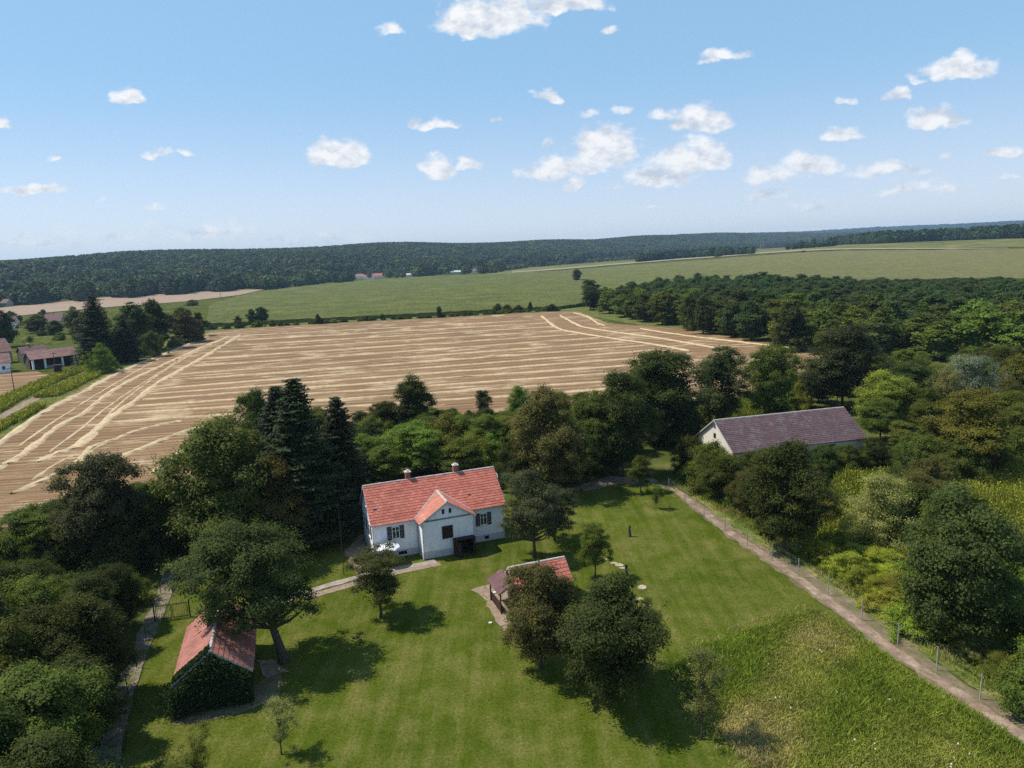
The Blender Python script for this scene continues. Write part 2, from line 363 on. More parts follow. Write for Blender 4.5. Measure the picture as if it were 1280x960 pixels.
M['tile_red'] = m_tiles('tile_red', (.38,.102,.066), (.54,.168,.112), (.68,.255,.18))
M['tile_pink'] = m_tiles('tile_pink', (.36,.12,.08), (.48,.185,.125), (.60,.27,.19))
M['tile_old'] = m_tiles('tile_old', (.075,.060,.066), (.125,.080,.080), (.20,.11,.10), (.21,.19,.195), (.52, .76))
M['tile_farm'] = m_tiles('tile_farm', (.20,.10,.085), (.30,.16,.13), (.42,.26,.21), (.42,.34,.30), (.6, .7))
M['tile_brown'] = m_tiles('tile_brown', (.28,.10,.07), (.38,.155,.115), (.48,.235,.18), (.34,.24,.19), (.58, .75))
M['tile_dark'] = m_tiles('tile_dark', (.11,.055,.05), (.16,.08,.075), (.22,.11,.10))
M['white_wall'] = m_plaster('white_plaster', (.90,.90,.91), (.66,.65,.63), (.52, .80))
M['plinth'] = m_plaster('plinth_plaster', (.55,.56,.56), (.36,.35,.33))
M['cream'] = m_plaster('cream_plaster', (.78,.70,.57), (.56,.47,.35), (.52, .75))
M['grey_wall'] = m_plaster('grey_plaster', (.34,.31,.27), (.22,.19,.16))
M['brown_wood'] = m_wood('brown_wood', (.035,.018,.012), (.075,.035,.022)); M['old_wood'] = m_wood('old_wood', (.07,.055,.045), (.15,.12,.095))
M['dark'] = simple('dark_inside', (.012,.011,.010), .3); M['white_paint'] = simple('white_paint', (.75,.75,.73), .08)
M['metal'] = simple('galvanised', (.42,.42,.41), .2, 8.0, .5); M['iron'] = simple('dark_iron', (.035,.033,.032), .3, 8.0, .6)
M['mortar'] = simple('ridge_mortar', (.50,.42,.37), .25, 2.0); M['brick'] = simple('chimney_brick', (.33,.12,.08), .35, 6.0, .9, .4)
M['fascia'] = simple('fascia_board', (.20,.17,.16), .3); M['concrete_post'] = simple('concrete_post', (.58,.56,.52), .2, 6.0)
def m_glass():
    t = NT('window_glass'); t.color((.03,.035,.04)); t.bs.inputs['Roughness'].default_value = .06; t.bs.inputs['Specular IOR Level'].default_value = .6; return t.m
M['glass'] = m_glass()
M['canvas'] = simple('umbrella_canvas', (.78,.78,.80), .08, 4.0); M['canvas_blue'] = simple('umbrella_blue', (.10,.12,.32), .2, 4.0)
M['stone'] = simple('pale_stone', (.42,.34,.22), .3, 5.0, .9, .5)
M['gutter'] = simple('gutter_metal', (.50,.47,.45), .15, 6.0, .5)

# ------------------------------------------------------------------ the land
def make_ground():
    rs = np.concatenate([[0], np.geomspace(8, 420, 40), np.geomspace(440, 9300, 110)])
    az = np.radians(np.concatenate([np.arange(-180, -50, 4), np.arange(-50, 50, .6), np.arange(50, 180, 4)]))
    n, m = len(rs), len(az); rr, aa = np.meshgrid(rs, az, indexing='ij')
    x = rr * np.sin(aa); y = rr * np.cos(aa); z = height(x, y) - .02
    v = np.stack([x, y, z], -1).reshape(-1, 3)
    i, j = np.meshgrid(np.arange(n - 1), np.arange(m), indexing='ij'); j2 = (j + 1) % m
    f = np.stack([i * m + j, (i + 1) * m + j, (i + 1) * m + j2, i * m + j2], -1).reshape(-1, 4)[:, ::-1]
    return tag(link_mesh('ground', np_mesh('ground', v, f, M['ground'], smooth=True)), kind='structure')
make_ground()
def sheet(name, pts, mat, dz=.02, edge=None, kind='structure', wobble=0.0):
    """a flat sheet cut to an outline of ground points; long edges are split so that it follows the land"""
    P = [Vector((p[0], p[1], 0)) for p in pts]
    if wobble:                                  # uneven natural outline
        Q = []
        for i in range(len(P)):
            a, b = P[i], P[(i + 1) % len(P)]; n = max(1, int((b - a).length / (wobble * 3)))
            nrm = Vector((-(b - a).y, (b - a).x, 0)).normalized()
            for k in range(n): Q.append(a.lerp(b, k / n) + nrm * random.uniform(-wobble, wobble) * (0 if k == 0 else 1))
        P = Q
    bm = bmesh.new(); bm.faces.new([bm.verts.new(p) for p in P])
    bmesh.ops.triangulate(bm, faces=bm.faces[:])
    if edge:
        for _ in range(9):
            es = [e for e in bm.edges if e.calc_length() > edge]
            if not es: break
            bmesh.ops.subdivide_edges(bm, edges=es, cuts=1); bmesh.ops.triangulate(bm, faces=[f for f in bm.faces if len(f.verts) > 3])
    xs = np.array([v.co[:] for v in bm.verts]); hz = height(xs[:, 0], xs[:, 1]) + dz
    for v, z in zip(bm.verts, hz): v.co.z = z
    bmesh.ops.recalc_face_normals(bm, faces=bm.faces[:])
    if sum(f.normal.z for f in bm.faces) < 0: bmesh.ops.reverse_faces(bm, faces=bm.faces[:])
    me = bpy.data.meshes.new(name); bm.to_mesh(me); bm.free()
    return tag(link_mesh(name, me, mat), kind=kind)
def ribbon_pts(line, w0, w1=None):
    w1 = w0 if w1 is None else w1; Lp = []; Rp = []
    for i, p in enumerate(line):
        d = (line[min(i + 1, len(line) - 1)] - line[max(i - 1, 0)]); d.z = 0; d.normalize(); n = Vector((-d.y, d.x, 0))
        w = (w0 + (w1 - w0) * i / (len(line) - 1)) / 2 * random.uniform(.88, 1.12); Lp.append(p + n * w); Rp.append(p - n * w * random.uniform(.9, 1.1))
    return Lp + Rp[::-1]
def smooth_line(pts, n=6):
    pts = [Vector(p) for p in pts]; out = []
    for i in range(len(pts) - 1):
        p0, p1, p2, p3 = pts[max(i - 1, 0)], pts[i], pts[i + 1], pts[min(i + 2, len(pts) - 1)]
        for k in range(n):
            t = k / n
            out.append(.5 * ((2 * p1) + (p2 - p0) * t + (2 * p0 - 5 * p1 + 4 * p2 - p3) * t * t + (3 * p1 - p0 - 3 * p2 + p3) * t ** 3))
    return out + [pts[-1]]
def pxs(l): return [at(*p) for p in l]

stub_px = [(-160,720),(-160,640),(-60,585),(0,549),(60,508),(140,466),(220,433),(262,415),(330,409),(500,400),(690,390),(722,389),(760,404),(850,411),(930,424),(1012,436),(1040,455),
           (900,505),(700,525),(600,535),(400,570),(230,610),(100,650),(0,690)]
stubble = sheet('stubble_field', pxs(stub_px), M['stubble'], .02, 7)
sheet('field_margin', pxs([(-160,640),(-160,590),(0,520),(40,492),(110,462),(210,420),(262,410),(330,405),(520,396),(700,386),(735,384),(790,395),(900,408),(1030,428),(1060,455),(1030,460),(990,440),(720,392),(262,418),(0,552)]), M['margin'], .008, 30)
sheet('stubble_patch', pxs([(-120,492),(0,467),(45,464),(66,470),(42,487),(0,502),(-120,548)]), M['stubble'], .03, 30, wobble=.5)
sheet('farm_path', ribbon_pts(smooth_line(pxs([(-60,560),(0,522),(30,506),(70,484),(105,467),(118,459)])), 2.6), M['track'], .014, 20)
sheet('far_stubble_field', pxs([(-200,440),(-100,413),(0,398),(60,391),(150,383),(235,377),(300,369),(330,362),(240,362),(150,370),(60,379),(0,385),(-200,410)]), M['far_soil'], .35, 40)
sheet('far_green_field', pxs([(600,344),(660,341),(760,331),(900,321),(1000,314),(1140,311),(1280,309),(1400,308),(1400,300),(1280,298.5),(1180,301),(1050,306),(930,313),(800,325),(700,332),(640,336)]), M['far_green'], .4, 40)
sheet('tan_field_strip', pxs([(640,341.4),(700,337.4),(760,332.2),(840,325.8),(940,318.4),(1000,314.6),(1140,312.2),(1260,311.4),(1260,310.6),(1140,311),(1000,312.9),(900,319.9),(800,327.3),(700,335.8),(640,340)]), M['tan_strip'], .8, 40)
sheet('far_tan_field', pxs([(930,314),(1010,309),(1180,304),(1180,302.8),(1010,307.2),(930,312.2)]), M['far_green'], .8, 40)
sheet('ploughed_strip', pxs([(1190,350),(1290,356),(1400,362),(1400,347),(1280,344),(1215,345.5)]), M['far_soil'], .5, 40)

def corn_field():
    """standing corn: an uneven canopy at crop height with a ragged skirt down to the ground"""
    poly = pxs([(258,409),(330,405.8),(500,397),(640,389.8),(700,386.6),(737,382),(800,362),(1000,356),(1210,351),(1420,351),(1420,313.5),(1280,313),(1140,314.5),(1000,317.5),(900,325),(800,332),(700,340),(620,344),(540,346.5),(470,350.5),(390,358),(320,366.5),(262,383)])
    bm = bmesh.new(); bm.faces.new([bm.verts.new((p.x, p.y, 0)) for p in poly]); bmesh.ops.triangulate(bm, faces=bm.faces[:])
    for k in range(11):
        es = []
        for e in bm.edges:
            c = (e.verts[0].co + e.verts[1].co) / 2
            if e.calc_length() > max(4.0, (c.length - 330) * .02 + 4): es.append(e)
        if not es: break
        bmesh.ops.subdivide_edges(bm, edges=es, cuts=1); bmesh.ops.triangulate(bm, faces=[f for f in bm.faces if len(f.verts) > 3])
    border = [e for e in bm.edges if e.is_boundary]
    bset = {v for e in border for v in e.verts}
    xs = np.array([v.co[:] for v in bm.verts]); hz = height(xs[:, 0], xs[:, 1])
    for v, z in zip(bm.verts, hz):
        v.co.z = z + 2.1 + random.gauss(0, .16) - (.35 * random.random() if v in bset else 0)
    if sum(f.normal.z for f in bm.faces) < 0: pass
    r = bmesh.ops.extrude_edge_only(bm, edges=border)
    for v in [g for g in r['geom'] if isinstance(g, bmesh.types.BMVert)]: v.co.z -= 3.0
    bmesh.ops.recalc_face_normals(bm, faces=bm.faces[:])
    me = bpy.data.meshes.new('corn_field'); bm.to_mesh(me); bm.free()
    if sum(p.normal.z * p.area for p in me.polygons) < 0: me.flip_normals()
    o = link_mesh('corn_field', me, M['corn'])
    tag(o, 'wide green field of standing corn behind the stubble field', 'corn field', kind='stuff')
corn_field()

def windrow(line, w, h=.28):
    """a swath of loose straw: low uneven mound following a line on the stubble"""
    line = smooth_line(line, 5); dense = []
    for a, b in zip(line, line[1:]):
        n = max(1, int((b - a).length / 2.2)); dense += [a.lerp(b, k / n) for k in range(n)]
    dense.append(line[-1]); v = []; f = []; prof = [(-.5, 0), (-.3, .7), (0, 1), (.28, .75), (.5, 0)]; k = len(prof); off = 0.0
    for i, p in enumerate(dense):
        d = dense[min(i + 1, len(dense) - 1)] - dense[max(i - 1, 0)]; d.z = 0; d.normalize(); n = Vector((-d.y, d.x, 0))
        off = off * .8 + random.gauss(0, .06); ww = w * random.uniform(.6, 1.25) * (1 if 0 < i < len(dense) - 1 else .3)
        for (a, b) in prof:
            q = p + n * (a * ww + off + random.gauss(0, .06)); v.append((q.x, q.y, .03 + b * h * random.uniform(.6, 1.2)))
        if i:
            for j in range(k - 1): f.append(((i - 1) * k + j, i * k + j, i * k + j + 1, (i - 1) * k + j + 1))
    return link_mesh('straw_windrow', np_mesh('straw_windrow', v, np.array(f)[:, ::-1], M['straw']), None, stubble)
rowL = [413,418,424,430.5,437,445,453,460,468,475,482,490,499,509]; rowR = [398.8,403,408,413.5,419.5,426,433,440,447,455,463,471.5,481,491]
def row_coords(o):
    """store on the field which straw row a point lies on and how far along, so the stubble lines run with the harvester"""
    me = o.data; rv = []; al = []
    for v in me.vertices:
        px, py, _ = proj(v.co); px = min(max(px, -100), 1100); s = (px - 430) / 270
        ys = [a + (b - a) * s for a, b in zip(rowL, rowR)]; k = float(np.interp(py, ys, range(len(ys))))
        if py < ys[0]: k = (py - ys[0]) / (ys[1] - ys[0])
        if py > ys[-1]: k = len(ys) - 1 + (py - ys[-1]) / (ys[-1] - ys[-2])
        rv.append(k * 12.0); al.append(v.co.x)
    for nm, d in (('row', rv), ('along', al)): me.attributes.new(nm, 'FLOAT', 'POINT').data.foreach_set('value', np.array(d, np.float32))
row_coords(stubble); row_coords(bpy.data.objects['stubble_patch'])
def track_x(y):     # where the straw rows meet the diagonal track on the left
    return float(np.interp(y, [417, 449, 477, 499, 525, 555], [305, 250, 205, 176, 140, 110]))
def head_x(y):      # where they meet the curved headland on the right
    return float(np.interp(y, [393, 405, 416, 424, 431, 440, 470], [672, 690, 715, 765, 810, 860, 930]))
for a, b in zip(rowL, rowR):
    yy = lambda x: a + (b - a) * (x - 430) / 270
    x0 = 300
    for _ in range(6): x0 = track_x(yy(x0))
    x1 = 700
    for _ in range(6): x1 = head_x(yy(x1))
    windrow([at(x, yy(x) + random.uniform(-.12, .12)) for x in np.linspace(x0 + 3, x1, 9)], 1.45)
for ln, w in [([(-60,588),(0,553),(54.7,515),(100,492),(137,472),(172,455.5),(200,445),(262,419)],2.0), ([(9,580),(28,567.5),(51,550),(78,530),(106,516),(125,500),(164,474.5),(200,458),(255,433),(288,420)],1.8),
      ([(47,578),(70,567),(100,555),(134,525),(172,499),(200,477),(250,449),(300,419)],2.0), ([(97,578),(109,564),(116,558),(141,550),(166,540),(200,531),(228,526)],1.4),
      ([(77,619),(99,610),(150,572),(179,560),(220,543),(260,532),(330,520)],1.5), ([(14,618),(55,600),(87,584),(107,574),(111,562)],1.3), ([(-20,600),(9,580)],1.4), ([(190,592),(205,582),(229,564),(250,553)],1.5),
      ([(677,395),(697,410),(722,416),(772,424),(820,431),(862,439)],1.7), ([(700,394),(720,405),(735,410),(785,417.5),(822,422.5),(872,431),(920,440)],1.6),
      ([(717,391),(735,396),(747,404),(757,407.5)],1.4), ([(800,411),(860,420),(910,426),(955,431),(1000,437)],1.5)]:
    windrow(pxs(ln), w)
for ln in ([(20,560),(60,532),(110,500),(150,476),(215,440),(262,423)], [(60,566),(95,540),(130,512),(180,478),(235,444),(280,424)], [(110,548),(150,505),(190,474),(240,443),(285,425)], [(70,592),(120,560),(150,548)], [(40,600),(70,580),(100,566)]):
    windrow(pxs(ln), .55, .08)

lawn_poly = pxs([(150,975),(163,900),(180,840),(196,790),(215,752),(235,715),(300,690),(400,668),(455,650),(640,640),(700,616),(745,598),(812,596),(838,612),(905,668),(960,705),(1010,742),(1040,764),(1150,845),(1300,955),(1300,1010),(150,1010)])
sheet('lawn', lawn_poly, M['lawn'], .02, 6)
meadow_poly = pxs([(848,838),(880,812),(930,792),(975,776),(1022,764),(1056,786),(1115,830),(1196,882),(1290,945),(1330,985),(1330,1010),(1010,1010),(960,970),(925,945),(885,900)])
sheet('meadow', meadow_poly, M['meadow_soil'], .035, 4, wobble=.7)
sheet('dirt_track', [p for p in pxs([(818,606),(835,612),(870,640),(905,668),(960,705),(1010,742),(1060,780),(1120,826),(1200,880),(1300,948),(1300,915),(1225,866),(1160,822),(1100,780),(1050,742),(1000,708),(945,678),(905,650),(866,622),(835,602)])], M['rough'], .05, 4, wobble=.25)
sheet('worn_trail', ribbon_pts(smooth_line([p + Vector((.75, .45, 0)) for p in pxs([(835,612),(870,640),(905,668),(960,705),(1010,742),(1060,780),(1120,826),(1200,880),(1300,948)])]), .95), M['track'], .062, 3, wobble=.13)
sheet('verge', pxs([(835,602),(866,622),(905,650),(945,678),(1000,708),(1050,742),(1100,780),(1160,822),(1225,866),(1300,915),(1300,900),(1225,852),(1160,810),(1100,768),(1050,731),(1000,698),(950,668),(905,640),(870,616),(845,600)]), M['meadow_soil'], .045, 4, wobble=.15)
sheet('driveway', ribbon_pts(smooth_line(pxs([(222,690),(213,722),(203,750),(190,778),(172,822),(160,852),(150,885),(138,935),(130,985)])), 1.55, 1.35), M['gravel'], .05, 4, wobble=.28)
sheet('concrete_path', ribbon_pts(smooth_line(pxs([(330,762),(392,738),(440,724),(470,716),(520,707),(545,702)])), .95), M['path'], .06, 4)
sheet('path_verge', ribbon_pts(smooth_line(pxs([(380,748),(440,731),(470,722),(520,711),(550,705)])), 1.0), M['dirt'], .052, 4, wobble=.15)
sheet('dirt_patch', pxs([(588,738),(612,731),(640,728),(655,742),(652,770),(630,790),(618,772),(604,748)]), M['dirt'], .055, 3, wobble=.22)
sheet('dirt_patch', pxs([(430,690),(452,668),(466,706),(446,718)]), M['dirt'], .055, 3, wobble=.2)
sheet('dirt_patch', pxs([(710,612),(760,596),(815,596),(822,604),(770,606),(735,614)]), M['track'], .045, 3, wobble=.3)
sheet('dirt_patch', pxs([(208,880),(222,872),(300,866),(352,838),(350,872),(300,893),(215,908)]), M['rough'], .055, 3, wobble=.3)  # bare earth before the outbuilding, the shade there put into a darker colour
sheet('dirt_patch', pxs([(320,826),(340,824),(362,840),(334,848)]), M['dirt'], .056, 3, wobble=.2)

# ------------------------------------------------------------------ tree prototypes
def leaves_to_mesh(name, c, nrm, size, tint, mat, asp=.62, extra=None):
    n = len(c); nrm = nrm / np.linalg.norm(nrm, axis=1, keepdims=True)
    ref = rng.normal(size=(n, 3)); a = np.cross(nrm, ref); a /= np.linalg.norm(a, axis=1, keepdims=True) + 1e-9; b = np.cross(nrm, a)
    s = size[:, None]; a = a * s; b = b * s * asp
    v = np.stack([c - a, c + b - .1 * a, c + a, c - b + .1 * a], 1).reshape(-1, 3); f = np.arange(4 * n).reshape(-1, 4)
    t = np.repeat(tint, 4)
    if extra is not None:
        ev, ef, et = extra; f = np.concatenate([f, ef + len(v)]); v = np.concatenate([v, ev]); t = np.concatenate([t, np.full(len(ev), et)])
    return np_mesh(name, v, f, mat, {'tint': ('POINT', t)})
def unit(n):
    d = rng.normal(size=(n, 3)); return d / np.linalg.norm(d, axis=1, keepdims=True)
def profile(t, shape):
    if shape == 'round': return np.sqrt(np.clip(1 - (2 * np.clip(t, 0, 1) - .86) ** 2 / 1.3, 0, 1)) 
    if shape == 'oval': return np.clip(np.sin(np.pi * np.clip(t * .92 + .08, 0, 1)) ** .7, 0, 1)
    if shape == 'bush': return np.sqrt(np.clip(1 - np.clip(t, 0, 1) ** 2, 0, 1)) * .98
    if shape == 'cone': return np.clip(1.02 - t, 0, 1) ** .75
    if shape == 'vase': return np.clip(.35 + .95 * t, 0, 1) * np.sqrt(np.clip(1 - np.clip((t - .55) / .47, 0, 1) ** 2.4, 0, 1))
def make_tree(name, W, H, cb, nclump, nleaf, leaf, shape, cr, shell=.55, lump=.28, limbs=14, trunk_r=.16, lean=0.0, fill=.12, tip=0.2, boughs=0):
    """unit tree W wide and H high, crown from cb*H up, made of leaf clumps carried by limbs"""
    ph = rng.uniform(0, 6.28, 8)
    t = rng.beta(1.35, 1.2, nclump) if shape != 'bush' else rng.beta(1.0, 1.5, nclump)
    ang = rng.uniform(0, 2 * np.pi, nclump)
    lob = 1 + 1.25 * lump * (.5 * np.sin(2 * ang + ph[0] + 3 * t) + .5 * np.sin(3 * ang + ph[1] - 4 * t) + .4 * np.sin(5 * ang + ph[2] + 7 * t))
    rf = shell + (1 - shell) * np.sqrt(rng.uniform(0, 1, nclump)); nin = int(nclump * .22); rf[:nin] = rng.uniform(.05, shell, nin)
    rad = np.maximum(profile(t, shape) * W / 2 * lob * rf - cr * .35, 0)
    z0 = cb * H; cz = z0 + t * (H - z0 - cr * .5) + cr * .3
    lx = lean * (cz / H)
    if boughs:      # several leafy boughs of uneven size stand out from the trunk, with gaps between them
        nb = boughs; ba = np.arange(nb) * 2.4 + rng.uniform(-.5, .5, nb); bt = np.linspace(.16, .86, nb) + rng.uniform(-.07, .07, nb)
        br = np.maximum(profile(bt, shape), .3) * W / 2 * rng.uniform(.46, .66, nb); br2 = br * rng.uniform(.8, 1.15, nb)
        off = np.maximum(profile(bt, shape) * W / 2 * rng.uniform(.75, 1.18, nb) - br * .85, 0); off[-1] *= .3
        bc = np.stack([off * np.cos(ba), off * np.sin(ba), z0 + bt * (H - z0)], 1)
        wgt = br ** 2; bi = rng.choice(nb, nclump, p=wgt / wgt.sum()); dd = unit(nclump); dd[:, 2] = np.abs(dd[:, 2]) * np.where(rng.random(nclump) < .72, 1, -1)
        q_ = rng.uniform(.55, 1.0, nclump) ** .6; C = bc[bi] + dd * (br[bi] * q_)[:, None] * np.array([1, 1, 0]) + dd * (br2[bi] * q_)[:, None] * np.array([0, 0, .85])
        C[:, :2] *= (W / 2 - cr * .6) / np.percentile(np.hypot(C[:, 0], C[:, 1]), 96)
        C[:, 2] = z0 * .9 + cr * .3 + (C[:, 2] - C[:, 2].min()) * (H - z0 * .9 - cr * .9) / (C[:, 2].max() - C[:, 2].min())
        lx = lean * (C[:, 2] / H); C[:, 0] += lx
    else: C = np.stack([rad * np.cos(ang) + lx, rad * np.sin(ang), cz], 1)
    rcl = cr * rng.uniform(.6, 1.3, nclump)
    per = np.maximum(8, (nleaf / nclump * (rcl / cr) ** 2 * 1.0)).astype(int); tot = per.sum()
    idx = np.repeat(np.arange(nclump), per); d = unit(tot)
    d[:, 2] = np.where(d[:, 2] < -.35, -d[:, 2], d[:, 2])
    rr = rcl[idx] * rng.uniform(0, 1, tot) ** .42 * (1 + tip * rng.normal(size=tot))
    p = C[idx] + d * rr[:, None] * np.array([1, 1, .72])
    out = p - np.array([lx.mean(), 0, z0 + (H - z0) * .35]); out /= np.linalg.norm(out, axis=1, keepdims=True) + 1e-6
    nr = d * .8 + out * .5 + np.array([0, 0, .45]) + rng.normal(size=(tot, 3)) * .55
    ct = np.clip(rng.normal(.47, .13, nclump), 0, 1); tint = np.clip(ct[idx] + rng.normal(0, .13, tot), 0, 1)
    sz = leaf * rng.uniform(.6, 1.35, tot)
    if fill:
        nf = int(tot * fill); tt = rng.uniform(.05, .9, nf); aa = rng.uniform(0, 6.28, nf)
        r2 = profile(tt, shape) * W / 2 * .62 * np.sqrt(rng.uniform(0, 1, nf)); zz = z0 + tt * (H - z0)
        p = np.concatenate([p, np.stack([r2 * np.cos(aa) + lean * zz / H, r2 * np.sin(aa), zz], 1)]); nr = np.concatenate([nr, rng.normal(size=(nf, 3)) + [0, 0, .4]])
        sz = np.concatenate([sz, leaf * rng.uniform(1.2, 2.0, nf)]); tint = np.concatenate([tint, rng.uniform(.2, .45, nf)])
    p[:, 2] = np.maximum(p[:, 2], .05)
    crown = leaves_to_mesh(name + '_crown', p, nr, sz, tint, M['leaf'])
    mb = MB(); top = Vector((lean * .8, 0, H * .78)); pts = []; 
    for k in range(7):
        q = k / 6; pts.append(Vector((lean * .8 * q ** 1.3 + (random.gauss(0, .06) if 0 < k else 0), random.gauss(0, .06) if 0 < k else 0, -.25 + q * (top.z + .25))))
    mb.tube(pts, [trunk_r * (1.35 if k == 0 else 1) * (1 - .82 * k / 6) for k in range(7)], 7)
    order = rng.permutation(nclump)[:limbs]
    for i in order:
        e = Vector(C[i]); sz_ = max(cb * H * .8, min(e.z * .62, top.z * .9)); q = (sz_ + .25) / (top.z + .25)
        k = min(5, int(q * 6)); s0 = pts[k].lerp(pts[k + 1], q * 6 - k)
        mid = s0.lerp(e, .5) + Vector((0, 0, -.06 * (e - s0).length)); r0 = trunk_r * (1 - .8 * q) * .62 + .012
        mb.tube([s0, mid, e], [r0, r0 * .6, .015], 5, False)
    return crown, mb.mesh(name + '_trunk', M['bark'], True)
def make_spruce(name, W, H, n_wh, droop=.35, dens=1.0):
    c = []; nr = []; sz = []; tn = []; mb = MB()
    mb.tube([(0, 0, -.25), (0, 0, H * .5), (0, 0, H * .99)], [W * .035, W * .02, .015], 7)
    for i in range(n_wh):
        t = (i + .5) / n_wh; t = .06 + .935 * t; z = t * H; Lb = W / 2 * (1.04 - t) ** .68; nb = int(6 + 5 * (1 - t)); a0 = rng.uniform(0, 6.28)
        for b in range(nb):
            a = a0 + 6.283 * b / nb + rng.normal(0, .2); L = Lb * rng.uniform(.62, 1.16); d = np.array([math.cos(a), math.sin(a), 0])
            m = max(5, int(L * 9 * dens)); s = np.linspace(.12, 1, m)
            zc = z - droop * L * s + .25 * L * s ** 2.5 + .12 * L
            pts = d[None] * (s * L)[:, None] + np.array([0, 0, 1])[None] * zc[:, None]
            side = np.array([-d[1], d[0], 0]); wd = (.42 * L * (1 - .75 * s) + .08)
            for q in (-1, -.5, 0, .5, 1):
                c.append(pts + side[None] * (q * wd)[:, None] + rng.normal(0, .05, (m, 3)) - np.array([0, 0, .05 * abs(q)])); nr.append(np.array([0, 0, 1.]) + d * .5 + rng.normal(size=(m, 3)) * .5)
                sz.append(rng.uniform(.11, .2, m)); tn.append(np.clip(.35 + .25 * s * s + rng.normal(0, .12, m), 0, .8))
            mb.tube([(0, 0, z), tuple(pts[m // 2]), tuple(pts[-1])], [.03, .02, .006], 4, False)
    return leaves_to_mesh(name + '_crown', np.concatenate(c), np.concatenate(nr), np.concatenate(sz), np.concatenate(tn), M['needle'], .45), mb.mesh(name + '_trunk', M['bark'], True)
def make_dead(name, H, W, mat, depth=4):
    mb = MB()
    def grow(p, d, L, r, k):
        q = p + d * L * .5 + Vector((random.gauss(0, .05), random.gauss(0, .05), 0)) * L; e = q + (d + Vector((random.gauss(0, .18), random.gauss(0, .18), .05))).normalized() * L * .5
        mb.tube([p, q, e], [r, r * .8, r * .6], 5, False)
        if k:
            for _ in range(3 if k > 1 else 2):
                nd = (d + Vector((random.gauss(0, .6), random.gauss(0, .6), random.uniform(-.1, .35)))).normalized(); grow(p.lerp(e, random.uniform(.55, 1)), nd, L * random.uniform(.55, .8), r * .55, k - 1)
    grow(Vector((0, 0, -.2)), Vector((0, 0, 1)), H * .38, H * .018, depth)
    return mb.mesh(name, mat, True)
def far_crown(name, W, H, n, leaf, shape='round'):
    th = np.linspace(0, 2 * np.pi, 8, endpoint=False); v = []; f = []
    for k, (t, q) in enumerate([(.06, .55), (.3, .85), (.6, .82), (.88, .4)]):
        for a in th: v.append((math.cos(a) * W / 2 * q * .86, math.sin(a) * W / 2 * q * .86, t * H * .97))
        if k:
            for j in range(8): f.append(((k - 1) * 8 + j, (k - 1) * 8 + (j + 1) % 8, k * 8 + (j + 1) % 8, k * 8 + j))
    f.append((24, 26, 28, 30)); ev = np.array(v); ef = np.array(f)
    t = rng.beta(1.4, 1.1, n); a = rng.uniform(0, 6.28, n); r = profile(t, shape) * W / 2 * rng.uniform(.72, 1.06, n) * (1 + .16 * np.sin(3 * a + 5 * t))
    p = np.stack([r * np.cos(a), r * np.sin(a), H * (.06 + .92 * t)], 1); nr = p - np.array([0, 0, H * .4]); nr /= np.linalg.norm(nr, axis=1, keepdims=True)
    return leaves_to_mesh(name, p, nr + np.array([0, 0, .3]) + rng.normal(size=(n, 3)) * .5, leaf * rng.uniform(.6, 1.3, n), np.clip(rng.normal(.48, .17, n), 0, 1), M['farleaf'], .75, (ev, ef, .3))

PR = {}   # kind -> list of (crown mesh, trunk mesh), nominal width, nominal height
PR['broad'] = ([make_tree('broad%d' % i, 8, 10, .13, 250, 56000, .088, 'round', .74, lump=.4, tip=.32, boughs=7 + 2 * i, fill=.07, limbs=22) for i in range(4)], 8, 10)
PR['oval'] = ([make_tree('oval%d' % i, 6, 10, .12, 190, 42000, .086, 'oval', .68, lump=.36, tip=.32, boughs=8 + 2 * i, fill=.07) for i in range(3)], 6, 10)
PR['stem'] = ([make_tree('stem%d' % i, 6, 8, .25, 130, 30000, .072, 'round', .58, shell=.45, lump=.5, limbs=34, tip=.35, fill=.03, boughs=6 + i) for i in range(3)], 6, 8)
PR['airy'] = ([make_tree('airy%d' % i, 5, 7, .26, 70, 9500, .062, 'vase', .58, shell=.4, lump=.5, limbs=34, trunk_r=.1, fill=0, tip=.35) for i in range(3)], 5, 7)
PR['bush'] = ([make_tree('bush%d' % i, 6, 4.2, .02, 170, 30000, .08, 'bush', .6, lump=.4, tip=.3, limbs=8, trunk_r=.08) for i in range(4)], 6, 4.2)
PR['soft'] = ([make_tree('soft%d' % i, 6, 6, .03, 150, 30000, .058, 'bush', .66, limbs=20, trunk_r=.09, lump=.4, tip=.3) for i in range(2)], 6, 6)
PR['mid'] = ([make_tree('mid%d' % i, 8, 11, .07, 130, 9000, .24, 'round' if i % 2 else 'oval', .9, lump=.38, tip=.3, boughs=7 + i, limbs=5, trunk_r=.2, fill=.15) for i in range(6)], 8, 11)
PR['midbush'] = ([make_tree('midbush%d' % i, 6, 4, .02, 60, 4200, .22, 'bush', .8, lump=.4, tip=.28, limbs=3, trunk_r=.08) for i in range(3)], 6, 4)
PR['spruce'] = ([make_spruce('spruce%d' % i, 7, 15, 46) for i in range(2)], 7, 15)
PR['walnut'] = ([make_tree('walnut', 10, 11, .32, 260, 62000, .085, 'round', .74, tip=.32, fill=.03, boughs=10, shell=.45, lump=.45, limbs=40, trunk_r=.36, lean=-3.0)], 10, 11)
_ti = {k: 0 for k in PR}
G = dict(mid=(.100,.120,.020), dark=(.067,.084,.018), olive=(.140,.132,.030), yellow=(.178,.182,.027), light=(.134,.168,.025), silver=(.19,.21,.14), brown=(.125,.098,.033), blue=(.076,.097,.029), pale=(.25,.26,.085), spruce=(.034,.046,.015))
ADJ = dict(mid='mid green', dark='dark green', olive='olive', yellow='yellowish', light='light green', silver='silvery', brown='brownish', blue='bluish green', pale='pale', spruce='dark')
N_TREES = 0
